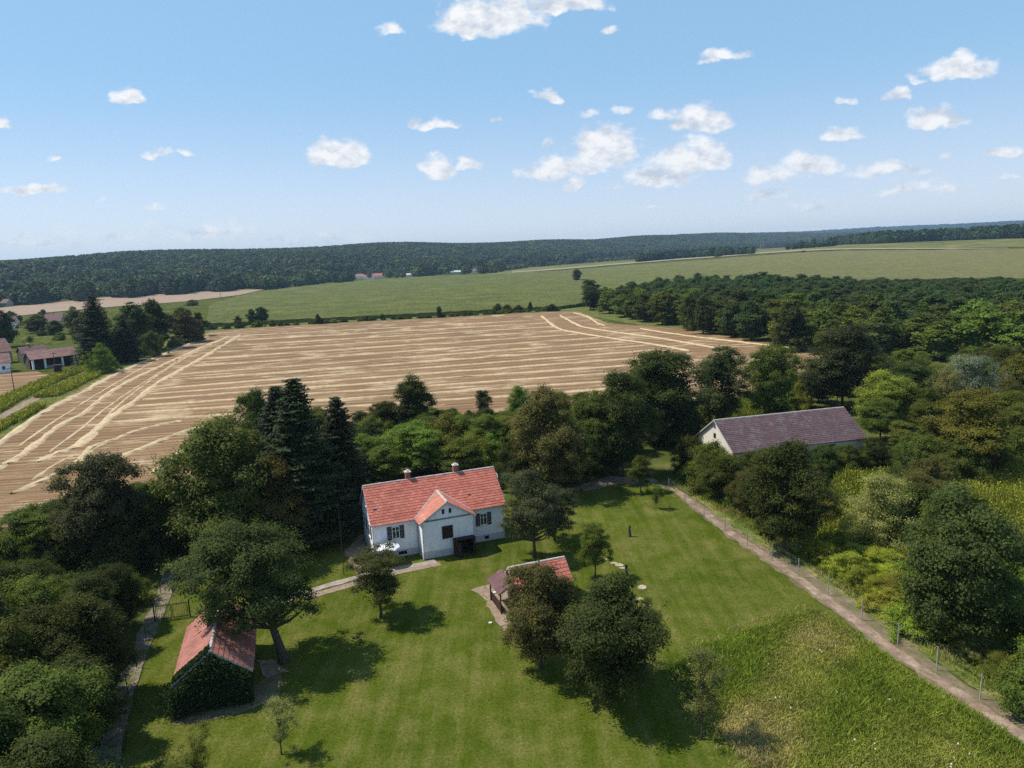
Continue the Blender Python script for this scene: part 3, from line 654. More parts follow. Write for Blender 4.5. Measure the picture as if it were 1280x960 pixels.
def plant_tree(kind, P, h, w, col, label, group=None, name='tree', rz=None, cat='tree'):
    global N_TREES; N_TREES += 1
    meshes, W, H = PR[kind]; i = _ti[kind] % len(meshes); _ti[kind] += 1
    label = ADJ[col] + ' ' + label if group and isinstance(col, str) and not label.startswith(('dark', 'bright')) else label
    e = empty(name, (P[0], P[1], P[2] - .03), random.uniform(0, 6.28) if rz is None else rz, label, cat, group); sx = random.uniform(.9, 1.12); e.scale = (w / W * sx, w / W / sx, h / H)
    for nm, me in (('trunk', meshes[i][1]), ('crown', meshes[i][0])):
        o = bpy.data.objects.new(nm, me); COL.objects.link(o); o.parent = e
        c = G[col] if isinstance(col, str) else col; j = random.uniform(.78, 1.25) if group else random.uniform(.95, 1.05); o.color = (c[0] * j, c[1] * j, c[2] * j, 1)
    return e
def tree_px(kind, bx, by, top, wpx, col, label, group=None, name='tree', rz=None, cat='tree'):
    P = at(bx, by); dep = proj(P)[2]; return plant_tree(kind, P, height_to(P, top), wpx * dep / FPX, col, label, group, name, rz, cat)

# ------------------------------------------------------------------ trees of the garden, each with its own look and place
T = tree_px
T('walnut', 357, 828, 650, 165, (.078,.094,.027), 'large spreading walnut tree with leaning trunk overhanging the ivy covered outbuilding', name='walnut_tree', rz=0)
T('stem', 476, 772, 683, 80, (.10,.118,.034), 'small round fruit tree on the lawn before the white house', name='fruit_tree')
T('airy', 352, 943, 874, 56, 'pale', 'little thin fruit tree with leaning stem on the lawn near the ivy outbuilding', name='fruit_tree')
T('airy', 247, 990, 918, 66, 'light', 'young sapling top by the driveway side of the lawn', name='fruit_tree')
T('broad', 676, 836, 704, 108, (.115,.102,.032), 'fruit tree with reddish brown leaves hiding the small tiled shed', name='fruit_tree')
T('broad', 766, 872, 724, 150, (.068,.088,.022), 'dense dark green tree standing beside the reddish brown tree', name='broadleaf_tree')
T('airy', 806, 840, 746, 62, 'olive', 'thin olive shrubby tree leaning out behind the dense dark tree', name='fruit_tree')
T('airy', 877, 924, 812, 74, (.16,.16,.05), 'slender sparse young tree at the corner of the rough meadow', name='fruit_tree')
T('stem', 744, 723, 652, 46, 'light', 'slim young tree with bare lower trunk behind the small shed', name='fruit_tree')
T('stem', 668, 697, 588, 78, (.10,.118,.052), 'greyish green pear tree close to the right end of the white house', name='pear_tree')
T('stem', 694, 676, 606, 62, (.09,.11,.045), 'second grey green pear tree, on the lawn side of the first', name='pear_tree')
T('airy', 650, 655, 590, 45, (.10,.115,.05), 'sparse pear tree right behind the house corner', name='pear_tree')
T('broad', 690, 616, 482, 100, 'brown', 'tall tree with browning leaves behind the pear trees', name='broadleaf_tree')
T('airy', 726, 614, 538, 52, 'yellow', 'yellow green small tree with bare trunk at the shaded lawn end', name='fruit_tree')
T('stem', 801, 616, 570, 36, 'mid', 'small round tree at the far end of the lawn by the track', name='fruit_tree')
T('airy', 820, 636, 606, 22, 'mid', 'tiny sapling on the lawn next to the dirt track', name='fruit_tree')
T('broad', 826, 556, 434, 118, 'dark', 'tallest dark green tree behind the lawn, beside the old barn', name='broadleaf_tree')
T('broad', 778, 596, 462, 92, 'dark', 'dark green tree adjoining the tallest one behind the lawn', name='broadleaf_tree')
T('oval', 855, 560, 490, 42, 'dark', 'dark oval tree between the tallest tree and the barn', name='broadleaf_tree')
T('oval', 738, 598, 500, 60, 'mid', 'mid green tree in the row behind the lawn, right of the browning tree', name='broadleaf_tree')
T('oval', 902, 536, 432, 74, 'blue', 'bluish green oval tree standing behind the barn gable', name='broadleaf_tree')
T('broad', 960, 528, 430, 82, 'mid', 'rounded green tree behind the barn ridge', name='broadleaf_tree')
T('broad', 1052, 512, 404, 108, (.062,.075,.026), 'big olive dark tree behind the right end of the barn roof', name='broadleaf_tree')
T('oval', 521, 558, 469, 56, 'dark', 'pointed dark tree at the stubble edge behind the house', name='broadleaf_tree')
T('broad', 484, 560, 500, 52, 'dark', 'low dark tree beside the pointed one behind the house', name='broadleaf_tree')
T('oval', 605, 524, 487, 22, 'blue', 'small egg shaped tree alone at the stubble edge', name='broadleaf_tree')
T('oval', 650, 545, 482, 36, 'light', 'light green narrow tree at the stubble edge near the browning tree', name='broadleaf_tree')
T('spruce', 384, 676, 472, 135, 'spruce', 'tall dark spruce left of the white house', name='spruce_tree')
T('spruce', 432, 655, 495, 92, 'spruce', 'slimmer dark spruce nearest to the house gable', name='spruce_tree')
T('spruce', 360, 655, 482, 110, (.032,.05,.022), 'spruce hidden half behind the tall one', name='spruce_tree')
T('broad', 328, 610, 485, 62, 'dark', 'round dark tree at the stubble edge behind the spruces', name='broadleaf_tree')
T('broad', 282, 702, 522, 158, (.105,.112,.024), 'broad yellowish green tree between the driveway and the spruces', name='broadleaf_tree')
T('broad', 348, 694, 568, 92, 'olive', 'olive tree in front of the spruces', name='broadleaf_tree')
T('broad', 142, 712, 563, 112, (.082,.078,.032), 'brownish olive tree by the top of the driveway', name='broadleaf_tree')
T('broad', 980, 692, 550, 106, 'dark', 'big dark round tree leaning over the fence before the barn', name='broadleaf_tree')
T('soft', 1098, 690, 588, 84, (.34,.345,.11), 'pale yellow green feathery willow tree in the goldenrod', name='willow_tree')
T('broad', 1192, 806, 606, 145, (.078,.102,.027), 'very large green tree behind the fence near the goldenrod', name='broadleaf_tree')
T('soft', 1207, 528, 436, 70, 'silver', 'silvery grey leaved tree in the scrub', name='silver_tree')
T('soft', 1178, 540, 456, 52, 'pale', 'pale yellowish tree touching the silvery one', name='silver_tree')
T('broad', 1210, 590, 486, 108, 'yellow', 'yellow green tree in the scrub below the silvery tree', name='broadleaf_tree')
T('oval', 721, 352.5, 336.5, 15, 'blue', 'solitary round tree standing in the green fields', name='broadleaf_tree')
T('oval', 738, 388, 349, 24, 'blue', 'dark tree at the corner of the wood beside the stubble', name='broadleaf_tree')

def dead_tree(bx, by, top, mat, label):
    P = at(bx, by); h = height_to(P, top); o = link_mesh('dead_tree', make_dead('dead_tree', h, h * .5, mat)); o.location = P
    tag(o, label, 'dead tree')
dead_tree(200, 602, 553, M['bark'], 'leafless grey tree at the stubble edge left of the yellowish tree')
dead_tree(1256, 540, 470, M['palebark'], 'dead tree with white bare branches in the scrub')
dead_tree(792, 770, 728, M['bark'], 'small bare dead fruit tree by the stepping stones')

occupied = []
def cap_h(P, h, lim):
    """keep a planted tree below the sight line that the photograph leaves open"""
    px, _, _ = proj(P); top = float(np.interp(px, [a for a, b in lim], [b for a, b in lim])) + random.uniform(0, 14)
    return min(h, height_to(P, top))
def fill_area(poly, spacing, hr, wr, kinds, cols, label, group, lim=None, avoid=(), name='broadleaf_tree', cat='tree', minh=1.4, maxn=400):
    xs = [p[0] for p in poly]; ys = [p[1] for p in poly]; pts = []
    n = int((max(xs) - min(xs)) * (max(ys) - min(ys)) / spacing ** 2 * 4)
    for _ in range(n):
        x, y = random.uniform(min(xs), max(xs)), random.uniform(min(ys), max(ys))
        if not inside(poly, x, y) or any((x - a) ** 2 + (y - b) ** 2 < spacing ** 2 for a, b in pts): continue
        if any(inside(q, x, y) for q in avoid): continue
        pts.append((x, y))
    random.shuffle(pts)
    for (x, y) in pts[:maxn]:
        P = (x, y, float(height(x, y))); h = random.uniform(*hr)
        if not -70 < proj(P)[0] < 1330: continue
        if lim: h = cap_h(P, h, lim)
        if h < minh: continue
        w = h * random.uniform(*wr); kd = random.choice(kinds)
        if h < 4.5: kd = {'broad': 'bush', 'oval': 'bush', 'mid': 'midbush'}.get(kd, kd); w = max(w, h * 1.25)
        lb, gr, nm, ct = label, group, name, cat
        if h < 4.5: lb, gr, nm, ct = lb.replace('tree', 'bush'), gr.replace('trees', 'bushes'), 'bush', 'bush'
        plant_tree(kd, P, h, w, random.choice(cols), lb, gr, nm, cat=ct)
    return pts
def strip(line, label, group, hr, wr, step, kinds, cols, jit=.6, name='bush', cat='bush', lim=None):
    for a, b in zip(line, line[1:]):
        n = max(1, int((b - a).length / step))
        for k in range(n):
            P = a.lerp(b, (k + random.random()) / n) + Vector((random.gauss(0, jit), random.gauss(0, jit), 0)); P.z = float(height(P.x, P.y))
            h = random.uniform(*hr)
            if lim: h = cap_h(P, h, lim)
            plant_tree(random.choice(kinds), P, h, h * random.uniform(*wr), random.choice(cols), label, group, name, cat=cat)

barn_zone = [(19, 88), (30, 92), (54, 97), (51, 113), (17, 107)]
goldA = pxs([(1004,694),(1036,650),(1046,600),(1060,586),(1122,588),(1140,640),(1136,700),(1132,782),(1090,752),(1050,722)])
goldB = pxs([(1150,620),(1200,600),(1290,580),(1400,590),(1400,740),(1280,730),(1230,700),(1180,660)])
goldC = pxs([(895,535),(905,505),(980,495),(985,508)])
fill_area(pxs([(1016,700),(1046,672),(1120,690),(1142,700),(1136,790),(1090,758)]), 1.9, (1.4, 2.5), (1.2, 1.8), ['bush','soft'], [(.29,.30,.036),(.25,.275,.034),(.33,.31,.042)], 'bright yellow green shrub between the wire fence and the willow', 'bright shrubs by the wire fence', minh=1.0, name='bush', cat='bush')
# dense belt left of the driveway
fill_area(pxs([(112,1000),(122,900),(144,820),(165,760),(184,708),(110,690),(0,700),(-200,760),(-260,1000),(-260,1200),(100,1200)]), 3.1, (6.5, 10.5), (.62, .85), ['broad','broad','oval'], ['dark','mid','dark','mid','dark'],
          'tree in the dense dark belt left of the driveway', 'trees in the belt left of the driveway', lim=[(-300,690),(0,690),(60,700),(110,720),(150,690),(190,740),(260,760)], minh=2.5)
strip([p + Vector((-3.0, 0, 0)) for p in pxs([(140,955),(150,905),(163,850),(176,805),(190,760)])], 'leafy bush at the edge of the driveway', 'bushes along the driveway', (1.3, 2.6), (1.0, 1.4), 2.2, ['bush'], ['mid','light','light'], .5)
fill_area(pxs([(-160,735),(0,700),(95,668),(210,630),(225,690),(195,706),(90,740),(0,760),(-160,820)]), 3.1, (4, 8), (.8, 1.1), ['broad','bush'], ['mid','dark','light','mid'],
          'tree between the driveway top and the stubble', 'trees between driveway and stubble', lim=[(-200,625),(0,600),(80,598),(110,618),(240,585)], minh=1.5)
fill_area(pxs([(-160,1030),(60,955),(120,985),(110,1030)]), 2.2, (4, 6.5), (.8, 1), ['soft','bush'], ['olive','silver','mid'], 'shrub in the near corner by the driveway', 'shrubs in the corner by the driveway', lim=[(-200,870),(0,880),(60,905),(140,945)], minh=1.0, name='bush', cat='bush')
# hedge behind the house along the stubble
fill_area(pxs([(300,612),(330,560),(440,545),(560,530),(660,525),(740,520),(760,560),(740,596),(690,600),(640,610),(600,600),(450,605),(420,640),(310,650)]), 4.3, (4.5, 8.5), (.95, 1.25), ['broad','bush','broad','oval'], ['mid','light','yellow','mid','light','dark'],
          'tree in the thicket behind the white house', 'thicket trees behind the house', lim=[(290,550),(330,495),(440,505),(475,508),(520,505),(600,508),(640,503),(700,485),(780,478)], minh=1.5)
fill_area(pxs([(690,606),(730,596),(800,590),(850,596),(870,560),(840,520),(760,545),(690,570)]), 4.5, (5, 9), (.7, .95), ['broad','oval'], ['dark','mid','dark'], 'tree in the row shading the far end of the lawn', 'trees shading the far end of the lawn', avoid=(barn_zone,),
          lim=[(690,520),(760,480),(830,455),(900,470)])
# scrub between the fence and the wood
scrub_lim = [(835,560),(860,528),(880,536),(900,560),(917,580),(960,575),(1000,568),(1050,560),(1084,556),(1092,528),(1110,500),(1150,470),(1200,455),(1280,440),(1420,430)]
strip([p + Vector((1.9, 1.6, 0)) for p in pxs([(842,602),(870,616),(905,640),(950,668)])], 'hedge bush along the wire fence before the barn', 'bushes along the wire fence', (1.8, 3.0), (1.0, 1.4), 2.2, ['bush'], ['mid','light','mid'], .4)
strip([p + Vector((2.2, 1.7, 0)) for p in pxs([(1010,703),(1050,731),(1100,768),(1160,810),(1225,852),(1300,900)])], 'leafy bush along the wire fence by the goldenrod', 'bushes along the wire fence by the goldenrod', (1.3, 2.5), (1.1, 1.6), 1.9, ['bush','soft'], ['light','yellow','yellow','pale','yellow'], .5)
fill_area(pxs([(850,598),(880,575),(915,585),(1000,590),(1080,575),(1120,560),(1400,560),(1400,900),(1310,890),(1225,838),(1160,795),(1100,750),(1050,712),(1000,684),(950,655)]), 4.0, (3, 6.5), (.9, 1.2), ['broad','bush','bush'], ['mid','dark','olive','light','mid'],
          'tree in the scrub between the wire fence and the barn', 'scrub trees near the wire fence', lim=scrub_lim, avoid=(barn_zone, goldA, goldB), minh=1.5)
for k, (bx, by, tp, w, c) in enumerate([(912,606,578,58,'mid'),(935,604,566,52,'mid'),(962,598,560,46,'blue'),(1000,594,562,48,'mid'),(1028,592,556,44,'dark'),(1060,586,556,50,'mid'),(1092,580,548,46,'dark'),(885,598,556,54,'light'),(862,590,545,46,'mid')]):
    tree_px('bush', bx, by, tp, w, c, 'leafy bush crowding the front wall of the old barn', 'bushes before the barn wall', 'bush', cat='bush')
fill_area(pxs([(850,560),(870,535),(900,520),(1000,470),(1060,460),(1400,470),(1400,575),(1110,570),(1090,545),(1054,505),(892,527)]), 5.6, (4, 10), (.85, 1.1), ['broad','bush','broad','oval'], ['mid','dark','olive','light','yellow','mid'],
          'scrub tree beyond the barn, before the wood', 'scrub trees beyond the barn', avoid=(barn_zone, goldC), lim=[(840,520),(870,480),(940,475),(1000,455),(1050,450),(1100,440),(1200,415),(1420,400)], minh=1.5)
strip(pxs([(262,412),(300,410),(360,407)]), 'dark hedge bush between stubble and corn near the farm trees', 'hedge bushes by the farm trees', (2.0, 3.8), (1.3, 2.0), 4, ['midbush'], ['dark','mid'], .8)
strip(pxs([(360,407),(450,401.5),(560,396),(640,391),(700,388)]), 'low hedge bush between the stubble and the corn', 'hedge bushes between stubble and corn', (1.1, 2.6), (1.7, 2.8), 3.4, ['midbush'], ['dark','mid','olive','dark'], .8)
for k, (bx, by, tp, w) in enumerate([(316,406,386,17),(328,405,383,20),(298,408,395,12),(549,397,382,8),(622,391,379,13),(634,391,380,12),(648,390,381,14),(663,390,377,8),(690,389,380,16),(478,400,392,8),(398,405,392,9)]):
    tree_px('mid', bx, by, tp, w, 'dark', 'taller bush rising out of the hedge between stubble and corn', 'taller bushes in the field hedge', 'bush', cat='bush')
for k, (bx, by, tp, w) in enumerate([(897,321.5,316.5,9),(1004,317,313,6),(1164,315,311.5,6)]): tree_px('midbush', bx, by, tp, w, 'dark', 'lone dark bush by the tan strip in the far fields', 'lone bushes in the far fields', 'bush', cat='bush')
# farm trees on the far left
farm = [('spruce',126,456,369,60,'spruce','tall dark conifer beside the open farm shed','spruce_tree'),('spruce',160,452,398,46,'spruce','lower dark conifer to the right of the open farm shed','spruce_tree'),('mid',172,440,376,52,'dark','dark broad tree behind the farm conifers','broadleaf_tree'),
        ('mid',198,436,374,46,'dark','dark round tree at the right of the farm conifers','broadleaf_tree'),('mid',232,428,384,42,'olive','grey green round tree nearest the corner of the stubble','broadleaf_tree'),('mid',250,420,390,20,'dark','small dark tree at the stubble corner','broadleaf_tree'),
        ('bush',128,466,431,32,'light','bright round bush by the goldenrod strip','bush'),('bush',193,446,415,28,'mid','round bush under the farm trees','bush'),('mid',8,434,388,34,'dark','dark tree behind the old farmhouse','broadleaf_tree'),('mid',46,416,393,34,'mid','round tree between the two farm roofs','broadleaf_tree'),
        ('mid',94,412,385,26,'olive','pale green tree behind the farmyard','broadleaf_tree'),('mid',70,418,400,26,'mid','tree before the dark tiled farmhouse','broadleaf_tree'),('mid',104,426,396,28,'mid','tree left of the tall conifer','broadleaf_tree'),('midbush',240,382,375,18,'mid','bush standing on the edge of the far brown field','bush')]
for (k, bx, by, tp, w, c, lb, nm) in farm: tree_px(k, bx, by, tp, w, c, lb, name=nm, cat='bush' if nm == 'bush' else 'tree')
strip(pxs([(30,428),(60,426),(104,424)]), 'orchard bush in the farmyard', 'orchard bushes in the farmyard', (2.5, 4), (1.1, 1.5), 5, ['midbush'], ['mid','light'], 1.5)
strip(pxs([(45,420),(80,418),(108,418)]), 'orchard bush in the farmyard', 'orchard bushes in the farmyard', (2.5, 4), (1.1, 1.5), 6, ['midbush'], ['mid','light','olive'], 2)

strip(pxs([(112,458),(150,448),(190,440),(225,432),(250,424)]), 'low dark bush under the farm trees', 'bushes under the farm trees', (2.5, 4.5), (1.1, 1.6), 5, ['midbush'], ['dark','mid'], 1.0)
strip(pxs([(-20,408),(20,404),(60,401),(100,398)]), 'leafy tree behind the farm roofs', 'trees behind the farm', (5, 9), (.8, 1.1), 8, ['mid'], ['mid','dark','olive'], 3, 'broadleaf_tree', 'tree')
# ------------------------------------------------------------------ masses of far woodland
FAR = [far_crown('far_crown%d' % i, 10, 12, 130, 1.15, 'round' if i % 2 else 'oval') for i in range(3)]
def proto_obj(name, me, c):
    o = bpy.data.objects.new(name, me); o.color = tuple(c) + (1,); return o          # shape source only, instanced below
def woodland(name, pts, sc, protos, color, label, cat):
    """one mass of woodland: points on the land, each carrying one crown"""
    me = bpy.data.meshes.new(name); pts = np.asarray(pts, np.float32); n = len(pts)
    me.vertices.add(n); me.vertices.foreach_set('co', pts.ravel())
    a = me.attributes.new('scl', 'FLOAT_VECTOR', 'POINT'); a.data.foreach_set('vector', np.asarray(sc, np.float32).ravel())
    a = me.attributes.new('rot', 'FLOAT_VECTOR', 'POINT'); a.data.foreach_set('vector', np.stack([rng.normal(0, .05, n), rng.normal(0, .05, n), rng.uniform(0, 6.28, n)], 1).astype(np.float32).ravel())
    a = me.attributes.new('idx', 'INT', 'POINT'); a.data.foreach_set('value', rng.integers(0, len(protos), n).astype(np.int32))
    o = link_mesh(name, me); o.color = tuple(color) + (1,); tag(o, label, cat, kind='stuff')
    ng = bpy.data.node_groups.new(name, 'GeometryNodeTree'); ng.interface.new_socket('Geometry', in_out='INPUT', socket_type='NodeSocketGeometry'); ng.interface.new_socket('Geometry', in_out='OUTPUT', socket_type='NodeSocketGeometry')
    N, L = ng.nodes, ng.links; gi = N.new('NodeGroupInput'); go = N.new('NodeGroupOutput'); jn = N.new('GeometryNodeJoinGeometry')
    for k, me2 in enumerate(protos):
        oi = N.new('GeometryNodeObjectInfo'); oi.inputs['As Instance'].default_value = True; oi.inputs['Object'].default_value = proto_obj('%s_shape%d' % (name, k), me2, color); L.new(oi.outputs['Geometry'], jn.inputs[0])
    ip = N.new('GeometryNodeInstanceOnPoints'); ip.inputs['Pick Instance'].default_value = True
    def at_(nm, ty):
        q = N.new('GeometryNodeInputNamedAttribute'); q.data_type = ty; q.inputs['Name'].default_value = nm; return q.outputs[0]
    L.new(gi.outputs[0], ip.inputs['Points']); L.new(jn.outputs[0], ip.inputs['Instance']); L.new(at_('idx', 'INT'), ip.inputs['Instance Index'])
    e2r = N.new('FunctionNodeEulerToRotation'); L.new(at_('rot', 'FLOAT_VECTOR'), e2r.inputs[0]); L.new(e2r.outputs[0], ip.inputs['Rotation']); L.new(at_('scl', 'FLOAT_VECTOR'), ip.inputs['Scale'])
    L.new(ip.outputs[0], go.inputs[0]); md = o.modifiers.new('woodland', 'NODES'); md.node_group = ng
    return o
def scatter_polar(a0, a1, r0, r1, s0, grow):
    """jittered rows of points over a sector, spacing growing with distance"""
    out = []; r = r0
    while r < r1:
        s = s0 + max(0, r - 1000) * grow; n = int(math.radians(a1 - a0) * r / s); az = np.radians(np.linspace(a0, a1, n)) + rng.uniform(-.5, .5, n) * s / r
        rr = r + rng.uniform(-.6, .6, n) * s; out.append(np.stack([rr * np.sin(az), rr * np.cos(az), np.full(n, s)], 1)); r += s * .9
    return np.concatenate(out)
q = scatter_polar(-44, 44, 800, 5600, 8.5, .0042)
az = np.degrees(np.arctan2(q[:, 0], q[:, 1])); rr = np.hypot(q[:, 0], q[:, 1])
F1 = np.interp(az, [-40, -20, 0, 10, 20, 40], [840, 1000, 1450, 2050, 2900, 3700]); D1 = np.interp(az, [-40, -20, 0, 10, 20, 40], [1900, 2150, 2700, 3400, 4400, 5200])
patch = np.sin(q[:, 0] * .011 + 1.3) * np.sin(q[:, 1] * .009 + .5 * np.sin(q[:, 0] * .006))
keep = (rr > F1 * (1.02 + .04 * np.sin(az * 2.1))) & (rr < D1 * 1.04) & ~((rr < F1 * 1.35) & (patch > .62))
q = q[keep]; w = q[:, 2] * rng.uniform(.9, 2.3, len(q)) / 10; hh = np.clip(w * 10 * rng.uniform(.75, 1.3, len(q)), 7, 24) / 12
woodland('hill_forest', np.stack([q[:, 0], q[:, 1], height(q[:, 0], q[:, 1]) - .5], 1), np.stack([w, w, hh], 1), FAR, (.062,.080,.036), 'dark green forest covering the long ridge on the skyline', 'forest')
q = scatter_polar(4, 44, 5900, 8200, 30, .004); w = q[:, 2] * rng.uniform(1.1, 1.6, len(q)) / 10; hh = rng.uniform(14, 22, len(q)) / 12
woodland('ridge_forest', np.stack([q[:, 0], q[:, 1], height(q[:, 0], q[:, 1]) - 2], 1), np.stack([w, w, hh], 1), FAR, (.05,.072,.035), 'bluish far forest ridge at the end of the valley', 'forest')
VH = [(-6,384,16,3.4,6.6,'grey_wall','tile_dark','grey roofed village house at the foot of the ridge'),(444,348.5,10,3.4,7,'white_wall','tile_farm','white village house left of the red roofs'),(455,350,12,3.6,7.4,'white_wall','tile_red','village house with bright red roof'),(467,347.5,11,3.4,7,'white_wall','tile_red','second red roofed village house behind the first'),
      (318,357,8,3.2,6.2,'white_wall','tile_farm','white cottage in the trees behind the far brown field'),(386,352,7,3.2,6.2,'white_wall','tile_farm','small white cottage at the top of the corn'),(558,343.5,18,4,6.2,'grey_wall','concrete_post','long farm hall with pale grey roof'),(588,341,10,3.4,6.5,'white_wall','tile_farm','village house right of the long grey hall'),(508,346,9,3,5.2,'white_wall','concrete_post','low pale shed at the top of the corn')]
VHP = [at(v[0] + v[2] / 2, v[1]) for v in VH]
def hides_house(x, y, wide):
    a, r = math.atan2(x, y), math.hypot(x, y)
    return any(abs(a - math.atan2(p.x, p.y)) * r < wide + v[2] * r / FPX / 2 and r < p.length + 14 for p, v in zip(VHP, VH))
def belt(lines):
    P = []; S = []
    for ln, hr, depth, step in lines:
        g = pxs(ln)
        for a, b in zip(g, g[1:]):
            n = max(1, int((b - a).length / step))
            for k in range(n):
                c = a.lerp(b, (k + random.random()) / n); d = c.normalized(); s = random.uniform(0, depth); x, y = c.x + d.x * s + random.gauss(0, 2), c.y + d.y * s + random.gauss(0, 2)
                if hides_house(x, y, 2.5): continue
                h = random.uniform(*hr); P.append((x, y, float(height(x, y)) - .4)); ww = h * random.uniform(.7, 1.15) / 10; S.append((ww, ww, h / 12))
    return P, S
P, S = belt([([(1045,306.5),(1110,304.5),(1180,301.5),(1300,298),(1420,297)], (15, 23), 90, 1.6)])
woodland('far_wood', P, S, FAR, (.045,.07,.03), 'dark strip of far wood at the top of the right hand fields', 'wood')
P, S = belt([([(797,328),(850,323),(905,320)], (12, 18), 60, 1.8), ([(905,320),(940,318)], (9, 14), 30, 6), ([(985,312.5),(1045,308)], (10, 16), 40, 6)])
woodland('field_copse', P, S, FAR, (.045,.068,.03), 'dark copse of trees among the far fields', 'copse')
P, S = belt([([(610,342),(660,335),(730,329),(800,324)], (6, 12), 220, 5), ([(322,365),(390,356),(470,349),(540,345),(620,342)], (9, 18), 200, 2.6), ([(0,384),(100,375),(230,362),(320,358)], (10, 18), 140, 2.6), ([(-150,402),(0,384)], (10, 17), 100, 3)])
woodland('village_trees', P, S, FAR, (.085,.112,.038), 'trees round the village at the foot of the forest ridge', 'trees')
# the wood beside the stubble: nearest 95 trees single, the rest one mass of crowns
wood_poly = pxs([(741,387),(790,399),(850,413),(930,426),(1000,440),(1060,452),(1100,452),(1250,455),(1420,470),(1420,372),(1290,360),(1190,354),(1000,358),(850,362),(800,366),(760,374)])
xs = [p.x for p in wood_poly]; ys = [p.y for p in wood_poly]; cell = {}; pts = []
for _ in range(14000):
    x, y = random.uniform(min(xs), max(xs)), random.uniform(min(ys), max(ys))
    if not inside(wood_poly, x, y): continue
    kx, ky = int(x // 9), int(y // 9)
    if any((x - a) ** 2 + (y - b) ** 2 < 72 for i in (-1, 0, 1) for j in (-1, 0, 1) for a, b in cell.get((kx + i, ky + j), ())): continue
    cell.setdefault((kx, ky), []).append((x, y)); pts.append((x, y))
pts.sort(key=lambda p: math.hypot(*p))
def edge_d(x, y): return min(abs((b.x - a.x) * (a.y - y) - (a.x - x) * (b.y - a.y)) / ((b - a).length + 1e-6) if True else 0 for a, b in zip(wood_poly[:6], wood_poly[1:7]))
near = sorted(pts, key=lambda p: edge_d(*p) + .15 * math.hypot(*p))[:95]; ns = set(near); rest = [p for p in pts if p not in ns]
wood_lim = [(735,352),(760,356),(800,350),(850,341),(950,338),(1060,346),(1150,350),(1200,346),(1420,346)]
for (x, y) in near:
    P = (x, y, 0.0); h = max(4, cap_h(P, random.uniform(10, 15), wood_lim))
    plant_tree('mid', P, h, random.uniform(10, 14.5), random.choice(['mid','light','dark','blue','olive' if x > 120 else 'mid','mid','light']), 'tree in the dense wood beyond the stubble field', 'trees of the wood beyond the stubble', 'broadleaf_tree')
P = []; S = []
for (x, y) in rest:
    h = max(4, cap_h((x, y, 0), random.uniform(10, 14), wood_lim)); ww = random.uniform(10, 14.5) / 8; P.append((x, y, float(height(x, y)))); S.append((ww, ww, h / 11))
woodland('wood_canopy', P, S, [m[0] for m in PR['mid'][0]], (.075,.105,.030), 'closed canopy of the wood between the stubble and the corn', 'wood')
print('trees', N_TREES, 'wood', len(near), len(rest))
# ------------------------------------------------------------------ buildings
def tiles(name, O, ux, up, L, S, tw, th, mat, parent, thick=.035, skip=.004):
    """overlapping tiles laid course by course: O eave corner, ux along the eave, up up the slope"""
    O, ux, up = Vector(O), Vector(ux).normalized(), Vector(up).normalized(); nr = ux.cross(up)
    if nr.z < 0: nr = -nr
    v = []; f = []; tint = []; nc = int(math.ceil(S / th)); nx = int(math.ceil(L / tw)); q = [(0,3,2,1),(4,5,6,7),(0,1,5,4),(1,2,6,5),(3,0,4,7)]
    for r in range(nc):
        off = (tw * .5 if r % 2 else 0); base_t = random.gauss(0, .05)
        for k in range(nx + 1):
            x0 = max(0, k * tw - off); x1 = min(L, (k + 1) * tw - off - .018)
            if x1 - x0 < .03 or random.random() < skip: continue
            s0 = r * th; s1 = min(S, s0 + th * 1.16); lift = random.uniform(0, .014); b = len(v)
            for (hgt, top) in ((0, 0), (thick, 1)):
                for (x, s) in ((x0, s0), (x1, s0), (x1, s1), (x0, s1)):
                    z = hgt + (thick * .95 + lift if s == s0 else .002)
                    p = O + ux * x + up * s + nr * z; v.append(p[:])
            f += [tuple(i + b for i in g) for g in q]; tint += [min(1, max(0, random.gauss(.5, .11) + base_t))] * 8
    me = np_mesh(name, v, np.array(f), mat, {'tint': ('POINT', tint)})
    bm = bmesh.new(); bm.from_mesh(me); bmesh.ops.recalc_face_normals(bm, faces=bm.faces[:]); bm.to_mesh(me); bm.free()
    o = link_mesh(name, me, None, parent); o['kind'] = 'stuff'; return o
